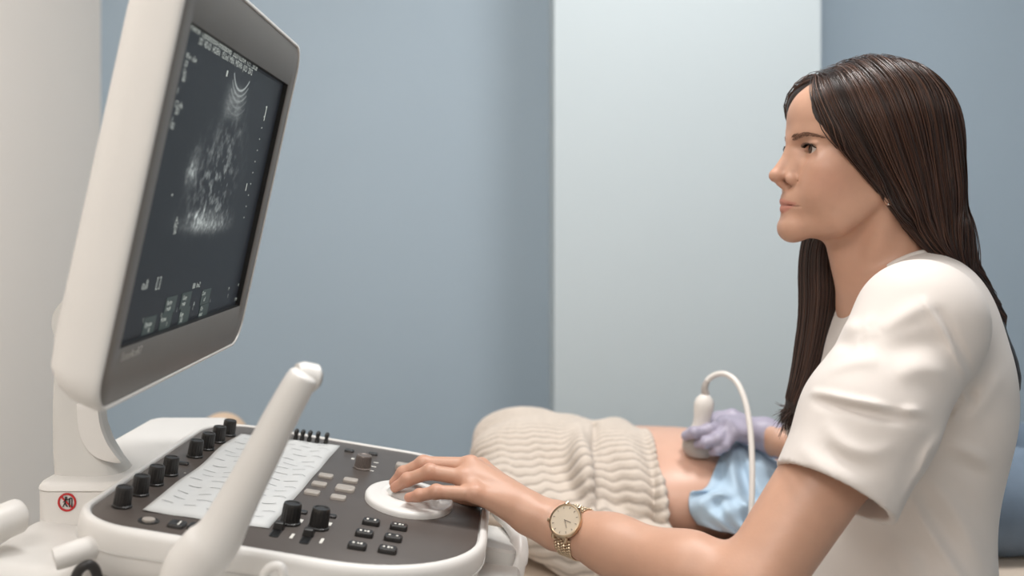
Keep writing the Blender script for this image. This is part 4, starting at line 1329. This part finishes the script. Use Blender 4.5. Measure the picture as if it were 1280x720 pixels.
# ---- glove on the right hand
glf = Field()
gh = hand_field(Wr, r_mc, [r_i, r_m, r_r, r_p], r_t, 1.10)
glf.u(gh.prim()); glf.u(cone(Wr, W_R + (Wr - W_R) * -0.10, 0.0275, 0.0285), 0.008)
glf.s_(near_half(W_R + (E_R - W_R) * 0.06, unit(E_R - W_R), W_R + (E_R - W_R) * 0.2, 0.08))
gv_, gf_ = nets(glf, (0.26, 1.53, EYE - .43), (0.47, 1.73, EYE - .29), 0.0017)
put('glove', gv_, gf_, M['glove'], woman, sharp=None)
# ---- wristwatch
wt_a = unit(E_L - W_L)
wp = shot(arm_l, 709, 653, 0.9, 1.4)
gr = np.array([float(arm_l((wp + V(*d) * 0.002)[None])[0]) for d in ((1, 0, 0), (0, 1, 0), (0, 0, 1))]) - float(arm_l(wp[None])[0])
wn = unit(unit(gr) + unit(V(0, 0, EYE) - wp) * 0.25); wn = unit(wn - wt_a * (wn @ wt_a))
wu = unit(np.cross(wt_a, wn))                      # runs round the wrist
wc = wp + wn * 0.0008
watch = MB()
watch.lathe([(0.0150, 0.0), (0.0185, 0.0008), (0.0192, 0.003), (0.0190, 0.0052), (0.0182, 0.0064), (0.0170, 0.0066), (0.0165, 0.0058)], wc, wn, 48, True, False)
wo = watch.build('wristwatch', M['gold'], woman)
dl = MB(); dl.lathe([(0.0168, 0.0056), (0.0001, 0.0057)], wc, wn, 48, False, False); dl.build('dial', M['dial'], wo)
ct = MB()
ct.lathe([(0.0012, 0.0), (0.0022, 0.0005), (0.0022, 0.0028), (0.0014, 0.0032)], wc + wt_a * -0.0190 * 0.97 + wn * 0.003 + wu * 0.0045, -wt_a, 16)
ct.build('crown', M['gold'], wo)
mk = MB(); bx = np.stack([wt_a, wu, wn], 1)
for k in range(12):
    a_ = math.pi * 2 * k / 12; d_ = wt_a * math.cos(a_) + wu * math.sin(a_)
    mk.box(wc + d_ * 0.0140 + wn * 0.0060, (0.0022, 0.0005, 0.0003), np.stack([d_, np.cross(wn, d_), wn], 1))
for d_, L in ((unit(wt_a * 0.98 + wu * 0.05), 0.009), (unit(wt_a * 0.6 + wu * 0.75), 0.0105)):
    mk.box(wc + d_ * L * 0.42 + wn * 0.0064, (L, 0.0006, 0.0003), np.stack([d_, np.cross(wn, d_), wn], 1))
mk.build('hands_and_markers', M['knob_grey'], wo, smooth=False)
# woven bracelet: little links round the wrist
cax = W_L + wt_a * ((wp - W_L) @ wt_a)
bd = MB()
n_ = 46; prev = None
def wrist_pt(th, along):
    d = wn * math.cos(th) + wu * math.sin(th); t = 0.05; c = cax + wt_a * along
    for _ in range(50):
        f = float(arm_l((c + d * t)[None])[0]); t -= f * 0.8
        if abs(f) < 0.0001: break
    return c + d * (t + 0.0013), d
bw_n = 6
for k in range(n_):
    th_ = 2 * math.pi * (k + 0.5) / n_
    if math.cos(th_) > 0.86: continue
    hwid = 0.0096 if math.cos(th_) < 0.3 else 0.0104
    for j in range(bw_n):
        al = (j - (bw_n - 1) / 2) * 2 * hwid / bw_n
        p, d = wrist_pt(th_ + (0.03 if j % 2 else -0.03), al)
        tdir = unit(np.cross(wt_a, d)); sk = (0.45 if j % 2 else -0.45)
        e1 = unit(wt_a + tdir * sk); e2 = np.cross(d, e1)
        bd.rbox(p, e1, e2, d, 2 * hwid / bw_n * 1.12, 0.0030, 0.0012, [(0.0003, -0.0008), (0, 0), (0.0006, 0.0008)], n=2)
bd.build('bracelet', M['gold'], wo)
for s in (1, -1):
    lg = MB()
    lg.tube([wc + wu * s * 0.0165 + wt_a * 0.0085 + wn * 0.003, wc + wu * s * 0.021 + wt_a * 0.0080 + wn * 0.0005], [0.0022, 0.0018], 10)
    lg.tube([wc + wu * s * 0.0165 - wt_a * 0.0085 + wn * 0.003, wc + wu * s * 0.021 - wt_a * 0.0080 + wn * 0.0005], [0.0022, 0.0018], 10)
    lg.build('lug', M['gold'], wo)
# ================================================================== the couch and the patient on it
M['couch'] = mat('beige_couch_vinyl', lin(214, 198, 182), 0.5, noise=0.03, bump=0.05, bscale=300)
M['bolster'] = mat('peach_bolster_vinyl', lin(226, 196, 166), 0.5, noise=0.03)
M['denim'] = mat('blue_grey_denim', lin(112, 128, 146), 0.85, noise=0.16, nscale=26, bump=0.25, bscale=900)
M['denim_dark'] = mat('dark_navy_waistband', lin(46, 52, 66), 0.85, noise=0.12, nscale=60)
M['steel'] = mat('grey_enamelled_steel', lin(190, 190, 190), 0.35, noise=0.03)
M['drape'] = mat('blue_disposable_cloth', lin(180, 203, 222), 0.8, noise=0.05, nscale=14, bump=0.15, bscale=500)
M['probe'] = mat('white_probe_plastic', lin(226, 220, 214), 0.38, noise=0.02)
M['probe_head'] = mat('grey_probe_rubber', lin(176, 168, 162), 0.45, noise=0.04)
M['pskin'] = mat('belly_skin', lin(214, 170, 148), 0.40, noise=0.05, nscale=30, sss=0.12, bump=0.05, bscale=300)

couch = thing('examination_couch', (0.5, 1.80, 0.0), 'beige padded examination couch under the lying patient', 'couch')
CZ = 0.595
mt = MB()
mt.rbox((0.62, 1.80, CZ - 0.05), (1, 0, 0), (0, 1, 0), (0, 0, 1), 2.05, 0.64, 0.05, [(0.02, -0.05), (0.004, -0.04), (0, -0.02), (0, 0.03), (0.006, 0.043), (0.02, 0.05)], n=8)
mt.build('mattress', M['couch'], couch, sharp=60)
fr = MB()
fr.rbox((0.62, 1.80, CZ - 0.135), (1, 0, 0), (0, 1, 0), (0, 0, 1), 1.95, 0.56, 0.03, [(0.003, -0.034), (0, -0.03), (0, 0.03), (0.003, 0.034)], n=5)
fr.build('frame', M['steel'], couch)
for x in (-0.25, 1.50):
    for y in (1.56, 2.04):
        l = MB(); l.lathe([(0.028, 0.0), (0.028, 0.02), (0.02, 0.024), (0.02, CZ - 0.165)], (x, y, 0), (0, 0, 1), 18)
        l.build('leg', M['steel'], couch)

bol = MB()
for_pts = [(-0.585, y, 0.700) for y in (1.56, 1.58, 1.70, 1.82, 1.94, 2.02, 2.04)]
bol.tube([V(*p) for p in for_pts], [0.04, 0.052, 0.0535, 0.0535, 0.0535, 0.052, 0.04], 28)
bolster = thing('bolster', (-0.585, 1.80, 0.595), 'peach-coloured bolster showing behind the far-left corner of the machine', 'cushion')
# rests on a wedge at the head of the couch
put('roll', bol.v, bol.f, M['bolster'], bolster, sharp=60)
wd = MB()
wd.loft([[V(x, y, z) for x, z in ((-0.66, 0.56), (-0.50, 0.56), (-0.505, 0.60), (-0.54, 0.65), (-0.635, 0.65))] for y in (1.56, 2.04)])
wd.build('bolster_base', M['bolster'], bolster)

patient = thing('person', (0.35, 1.78, CZ), 'patient lying on the couch in ribbed beige sweater and jeans, belly bared', 'person')
PZ = EYE
def pt(px, py, d): return pw(px, py, d)
# body: bare skin is seen only at the belly; the head rests low behind the machine
tor = Field()
tor.u(ell((0.09, 1.77, 0.690), (0.155, 0.165, 0.085)))
tor.u(ell((0.25, 1.74, 0.682), (0.22, 0.172, 0.080)), 0.06)
tor.u(ell((0.285, 1.725, 0.694), (0.14, 0.150, 0.072)), 0.05)
tor.u(ell((0.50, 1.75, 0.672), (0.18, 0.178, 0.086)), 0.05)
for y in (1.66, 1.86):
    tor.u(cone((0.58, y, 0.672), (1.02, y + (0.02 if y > 1.75 else -0.02), 0.664), 0.082, 0.062), 0.03)
    tor.u(cone((1.02, y + (0.02 if y > 1.75 else -0.02), 0.664), (1.42, y, 0.650), 0.058, 0.042), 0.02)
    tor.u(cone((1.44, y, 0.655), (1.48, y, 0.745), 0.036, 0.026), 0.02)
tor.u(cone((-0.05, 1.77, 0.670), (-0.18, 1.77, 0.650), 0.052, 0.050), 0.03)
tor.u(ell((-0.285, 1.77, 0.650), (0.105, 0.072, 0.082)), 0.02)     # head, face up
tor.u(ell((-0.265, 1.77, 0.672), (0.075, 0.060, 0.052)), 0.015)
tor.u(cone((-0.275, 1.77, 0.714), (-0.255, 1.77, 0.722), 0.008, 0.010), 0.010)
tor.u(ball((-0.21, 1.77, 0.690), 0.022), 0.02)
for s in (1, -1):                                                  # closed eyes, lips, ears
    tor.s_(ball((-0.272, 1.77 + s * 0.030, 0.732), 0.016), 0.012)
    tor.u(ell((-0.272, 1.77 + s * 0.029, 0.708), (0.008, 0.013, 0.009)), 0.004)
    tor.u(ell((-0.285, 1.77 + s * 0.073, 0.655), (0.026, 0.006, 0.014)), 0.004)
    tor.u(cone((-0.226 + 0.005 * s, 1.752, 0.709), (-0.226 + 0.005 * s, 1.788, 0.709), 0.004, 0.004), 0.003)
for s, y in ((-1, 1.56), (1, 1.98)):                               # arms along the body
    e_ = (0.12, 1.77 + s * 0.245, 0.645); w_ = (0.33, 1.77 + s * 0.262, 0.626)
    tor.u(cone((-0.01, 1.77 + s * 0.15, 0.68), e_, 0.050, 0.042), 0.03)
    tor.u(cone(e_, w_, 0.040, 0.027), 0.02)
    w3 = V(*w_); mcs = [w3 + V(0.085, s * (0.018 - 0.02 * k) * 1.0, -0.004) for k in range(4)]
    tor.u(hand_field(w3, mcs, [[m_, m_ + V(.042, 0, -.004), m_ + V(.066, 0, -.010), m_ + V(.084, 0, -.016)] for m_ in mcs],
          [w3 + V(.02, s * .012, 0), w3 + V(.055, s * .036, .004), w3 + V(.082, s * .042, 0), w3 + V(.10, s * .042, -.004)]).prim(), 0.008)
tor.s_(Prim(lambda p: p[..., 2] - 0.596, (0.5, 1.77, .3), 1.6), 0.0)
pv_, pf_ = nets(tor, (-.42, 1.40, .55), (1.56, 2.10, .84), 0.0055)
pbody = put('body', pv_, pf_, M['pskin'], patient, sharp=None)
nb_ = MB(); nvl = pw(842, 543, 1.72)
ph_v = MB()
hd_ = Field(); hd_.u(ell((-0.305, 1.77, 0.655), (0.100, 0.082, 0.082))); hd_.u(ell((-0.30, 1.77, 0.625), (0.13, 0.12, 0.035)), 0.03)
hd_.s_(ell((-0.225, 1.77, 0.735), (0.09, 0.07, 0.075)), 0.01)
a_, b_2 = nets(hd_, (-.46, 1.62, .58), (-.15, 1.92, .77), 0.005)
put('hair', a_, b_2, M['hair'], patient, sharp=None, colors=np.tile(V(*lin(62, 44, 36)[:3]), (len(a_), 1)))

# sweater: ribbed knit pulled up to the ribs, rucked in folds
M['knit'] = bpy.data.materials.new('ribbed_beige_knit'); M['knit'].use_nodes = True
nt = M['knit'].node_tree; b = nt.nodes['Principled BSDF']; b.inputs['Roughness'].default_value = 0.9
sock(b, 'Sheen Weight').default_value = 0.25
at = nt.nodes.new('ShaderNodeAttribute'); at.attribute_name = 'tone'
nz = nt.nodes.new('ShaderNodeTexNoise'); nz.inputs['Scale'].default_value = 500; tc = nt.nodes.new('ShaderNodeTexCoord')
nt.links.new(tc.outputs['Object'], nz.inputs['Vector'])
bp = nt.nodes.new('ShaderNodeBump'); bp.inputs['Strength'].default_value = 0.35; bp.inputs['Distance'].default_value = 0.002
nt.links.new(nz.outputs['Fac'], bp.inputs['Height']); nt.links.new(bp.outputs[0], b.inputs['Normal'])
nt.links.new(at.outputs['Color'], b.inputs['Base Color'])
sw = Field()
sw.u(ell((0.050, 1.77, 0.700), (0.128, 0.185, 0.095)))
sw.u(ell((0.155, 1.74, 0.690), (0.115, 0.190, 0.096)), 0.03)
sw.u(ell((0.195, 1.72, 0.688), (0.060, 0.185, 0.100)), 0.02)
for s in (-1, 1):
    sw.u(ell((0.010, 1.77 + s * 0.070, 0.745), (0.078, 0.072, 0.046)), 0.03)
    e_ = V(0.12, 1.77 + s * 0.250, 0.645)
    sw.u(cone((0.0, 1.77 + s * 0.155, 0.69), e_, 0.066, 0.056), 0.03)
    sw.u(cone(e_, e_ + V(0.15, s * 0.012, -0.017), 0.054, 0.038), 0.02)
sw.u(ell((0.235, 1.70, 0.680), (0.022, 0.178, 0.100)), 0.01)       # hem roll
sw.u(ell((0.115, 1.66, 0.720), (0.026, 0.14, 0.075)), 0.02)
sw.s_(Prim(lambda p: p[..., 2] - 0.5965, (0.1, 1.77, .3), 1.2), 0.0)
# part left bare: everything past the hem on the trunk
hemx = 0.237
sw.s_(Prim(lambda p: np.maximum(np.maximum(hemx - p[..., 0], 1.575 - p[..., 1]), p[..., 1] - 1.93), (0.4, 1.75, .7), .6), 0.004)
wv, wf = nets(sw, (-.14, 1.42, .585), (.40, 2.12, .85), 0.0036)
nrm = vnormals(wv, wf)
# rib lines run along the body and waver with the folds
ang = np.arctan2(wv[:, 2] - 0.62, -(wv[:, 1] - 1.77))
arcl = ang * 0.17 + 0.006 * np.sin(wv[:, 0] * 30 + 1) + 0.0022 * np.sin(wv[:, 0] * 90 + wv[:, 1] * 8) + 0.0012 * np.sin(wv[:, 0] * 210 + wv[:, 1] * 40)
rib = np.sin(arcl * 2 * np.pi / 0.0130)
fold = 0.0030 * np.sin(wv[:, 0] * 70 + 3 * np.sin(wv[:, 1] * 12)) * np.clip((wv[:, 0] - 0.05) / 0.05, 0, 1)
groove = -0.009 * np.exp(-((wv[:, 0] - (0.137 + 0.05 * (wv[:, 1] - 1.6))) / 0.0050) ** 2) * (wv[:, 1] < 1.75)
wv2 = wv + nrm * (0.0014 * rib + fold + groove)[:, None]
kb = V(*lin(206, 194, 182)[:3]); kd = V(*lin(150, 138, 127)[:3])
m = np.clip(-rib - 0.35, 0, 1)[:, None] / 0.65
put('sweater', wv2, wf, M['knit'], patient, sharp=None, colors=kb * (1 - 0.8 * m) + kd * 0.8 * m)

# jeans and their waistband
jn = Field()
jn.u(ell((0.52, 1.75, 0.672), (0.165, 0.186, 0.092)))
for y in (1.66, 1.86):
    jn.u(cone((0.58, y, 0.680), (1.02, y + (0.02 if y > 1.75 else -0.02), 0.675), 0.098, 0.080), 0.03)
    jn.u(cone((1.02, y + (0.02 if y > 1.75 else -0.02), 0.675), (1.40, y, 0.658), 0.078, 0.062), 0.02)
jn.s_(Prim(lambda p: p[..., 0] - 0.385, (0.3, 1.75, .7), .5), 0.003)
jn.s_(Prim(lambda p: p[..., 2] - 0.5975, (0.9, 1.75, .5), 1.2), 0.0)
jv, jf = nets(jn, (.34, 1.50, .58), (1.50, 2.05, .82), 0.006)
jr = np.random.default_rng(4)
jn_ = vnormals(jv, jf)
jv = jv + jn_ * (0.004 * np.sin(jv[:, 0] * 60 + 6 * np.sin(jv[:, 1] * 12)) * np.sin(jv[:, 0] * 17 + 2))[:, None]
jeans = put('jeans', jv, jf, M['denim'], patient, sharp=None)
wb = MB()
wl = Field(); wl.u(ell((0.50, 1.75, 0.672), (0.18, 0.186, 0.094)))
ringp = []
for k in range(60):
    t = 2 * math.pi * k / 60; d_ = V(0, math.cos(t), math.sin(t)); c_ = V(0.395, 1.745, 0.678); r_ = 0.25
    for _ in range(60):
        f = float(Field([('u', tor.prim(), 0)])((c_ + d_ * r_)[None])[0]); r_ -= f * 0.7
        if abs(f) < 0.0003: break
    ringp.append((c_, d_, min(r_, 0.2)))
rings = [[c_ + V(dx, 0, 0) + d_ * (r_ + o) for c_, d_, r_ in ringp] for dx, o in ((-0.018, 0.001), (-0.020, 0.004), (-0.018, 0.0065), (0.016, 0.0065), (0.020, 0.004), (0.020, 0.0))]
wb.loft(rings, False, False)
wb.build('waistband', M['denim_dark'], patient)

# ================================================================== probe held on the belly
prb = thing('ultrasound_probe', tuple(pw(872, 570, 1.64)), 'white curved ultrasound probe with looping cable, held by the gloved hand on the belly', 'probe')
pb = MB()
PD = 1.62
top_, bot_ = pw(881, 500, PD), pw(871, 572, PD)
pax = unit(top_ - bot_); psd = unit(np.cross(V(0, 1, 0), pax)); pfw = np.cross(pax, psd); pL = np.linalg.norm(top_ - bot_)
if psd[0] < 0: psd = -psd
rings = []
for t, wx_, wy_ in ((0.0, .010, .006), (0.02, .017, .010), (0.06, .0215, .0125), (0.16, .0265, .0160), (0.28, .0265, .0165), (0.40, .0225, .0145)):
    rings.append([bot_ + pax * pL * t + psd * wx_ * math.cos(a) + pfw * wy_ * math.sin(a) for a in np.linspace(0, 2 * math.pi, 32, endpoint=False)])
h_ = MB(); h_.loft(rings); h_.build('probe_head', M['probe_head'], prb, sharp=60)
rings = []
for t, wx_, wy_ in ((0.39, .0222, .0143), (0.48, .0170, .0130), (0.58, .0140, .0120), (0.70, .0138, .0125), (0.82, .0158, .0138), (0.93, .0165, .0140), (1.02, .0140, .0120), (1.08, .0085, .0080), (1.10, .0055, .0055)):
    rings.append([bot_ + pax * pL * t + psd * wx_ * math.cos(a) + pfw * wy_ * math.sin(a) for a in np.linspace(0, 2 * math.pi, 32, endpoint=False)])
pb.loft(rings); pb.build('probe_grip', M['probe'], prb, sharp=60)
sr = MB()
e_ = bot_ + pax * pL * 1.09
cab = spline([e_, pw(881, 484, PD), pw(886, 474, PD), pw(896, 468, 1.615), pw(908, 468, 1.605), pw(921, 478, 1.59), pw(931, 500, 1.57), pw(937, 530, 1.55), pw(940, 570, 1.53), pw(940, 620, 1.51), pw(938, 680, 1.49), pw(940, 760, 1.43), pw(930, 860, 1.36)], 90)
sr.tube(cab[:14], np.interp(np.arange(14), [0, 2, 13], [.0068, .0062, .0046]), 14); sr.build('strain_relief', M['probe_head'], prb)
cb = MB(); cb.tube(cab[6:], 0.0046, 12); cb.build('cable', M['probe'], prb, sharp=70)

# ================================================================== blue cloth tucked in at the waist
G = [[(900, 541, 1.70), (925, 540, 1.72), (950, 552, 1.74), (985, 570, 1.75)],
     [(903, 558, 1.640), (922, 560, 1.62), (950, 570, 1.62), (990, 590, 1.63)],
     [(893, 590, 1.600), (915, 590, 1.585), (945, 597, 1.580), (990, 612, 1.60)],
     [(880, 612, 1.570), (905, 612, 1.555), (940, 622, 1.550), (985, 640, 1.57)],
     [(862, 618, 1.560), (890, 622, 1.530), (930, 634, 1.525), (975, 660, 1.54)],
     [(862, 640, 1.545), (888, 645, 1.515), (925, 655, 1.510), (970, 680, 1.53)],
     [(872, 656, 1.550), (895, 663, 1.525), (930, 672, 1.520), (970, 700, 1.54)]]
G = np.array([[pw(*q) for q in r] for r in G])
rows = np.array([spline(G[:, j], 60) for j in range(4)])           # 4 x 60
grid = np.array([spline(rows[:, i], 44) for i in range(60)])       # 60 x 44
gi, gj = np.meshgrid(np.linspace(0, 1, 60), np.linspace(0, 1, 44), indexing='ij')
wr = 0.007 * np.sin(gj * 17 + 5 * gi + 2 * np.sin(gi * 9)) * np.sin(gi * 3.1) + 0.006 * np.sin(gi * 26 - gj * 9 + 3 * np.sin(gj * 6)) * (0.4 + 0.6 * gj) + 0.005 * np.exp(-((gi - .55 - .1 * gj) / .05) ** 2)
grid = grid + unit(V(-0.35, -1, 0.45)) * wr[..., None]
ii = np.arange(60 * 44).reshape(60, 44)
cf = np.stack([ii[:-1, :-1], ii[1:, :-1], ii[1:, 1:], ii[:-1, 1:]], -1).reshape(-1, 4)
cl = put('blue_cloth', grid.reshape(-1, 3), cf, M['drape'], None, sharp=None)
md = cl.modifiers.new('thickness', 'SOLIDIFY'); md.thickness = 0.002
tag(cl, 'light blue disposable cloth crumpled over the jeans waist beside the probe', 'cloth')

# ================================================================== stool under the woman (below the frame)
stool = thing('stool', (0.50, 1.25, 0.0), 'round white rolling stool under the seated woman', 'stool')
q = MB(); q.lathe([(0.15, 0.365), (0.175, 0.375), (0.178, 0.395), (0.165, 0.412), (0.05, 0.414)], (0.50, 1.25, 0), (0, 0, 1), 40); q.build('seat', M['shell'], stool, sharp=60)
q = MB(); q.lathe([(0.022, 0.07), (0.022, 0.30), (0.035, 0.30), (0.035, 0.365)], (0.50, 1.25, 0), (0, 0, 1), 20); q.build('column', M['chrome'], stool)
for k in range(5):
    a = 2 * math.pi * k / 5 + 0.3; p = V(0.50 + 0.24 * math.cos(a), 1.25 + 0.24 * math.sin(a), 0.06)
    q = MB(); q.tube([V(0.50, 1.25, 0.085), p + V(0, 0, 0.01)], [0.02, 0.014], 12); q.build('leg', M['chrome'], stool)
    q = MB(); q.lathe([(0.012, -0.012), (0.027, -0.011), (0.027, 0.011), (0.012, 0.012)], p - V(0, 0, 0.033), unit(V(-math.sin(a), math.cos(a), 0)), 18); q.build('castor', M['rubber'], stool)
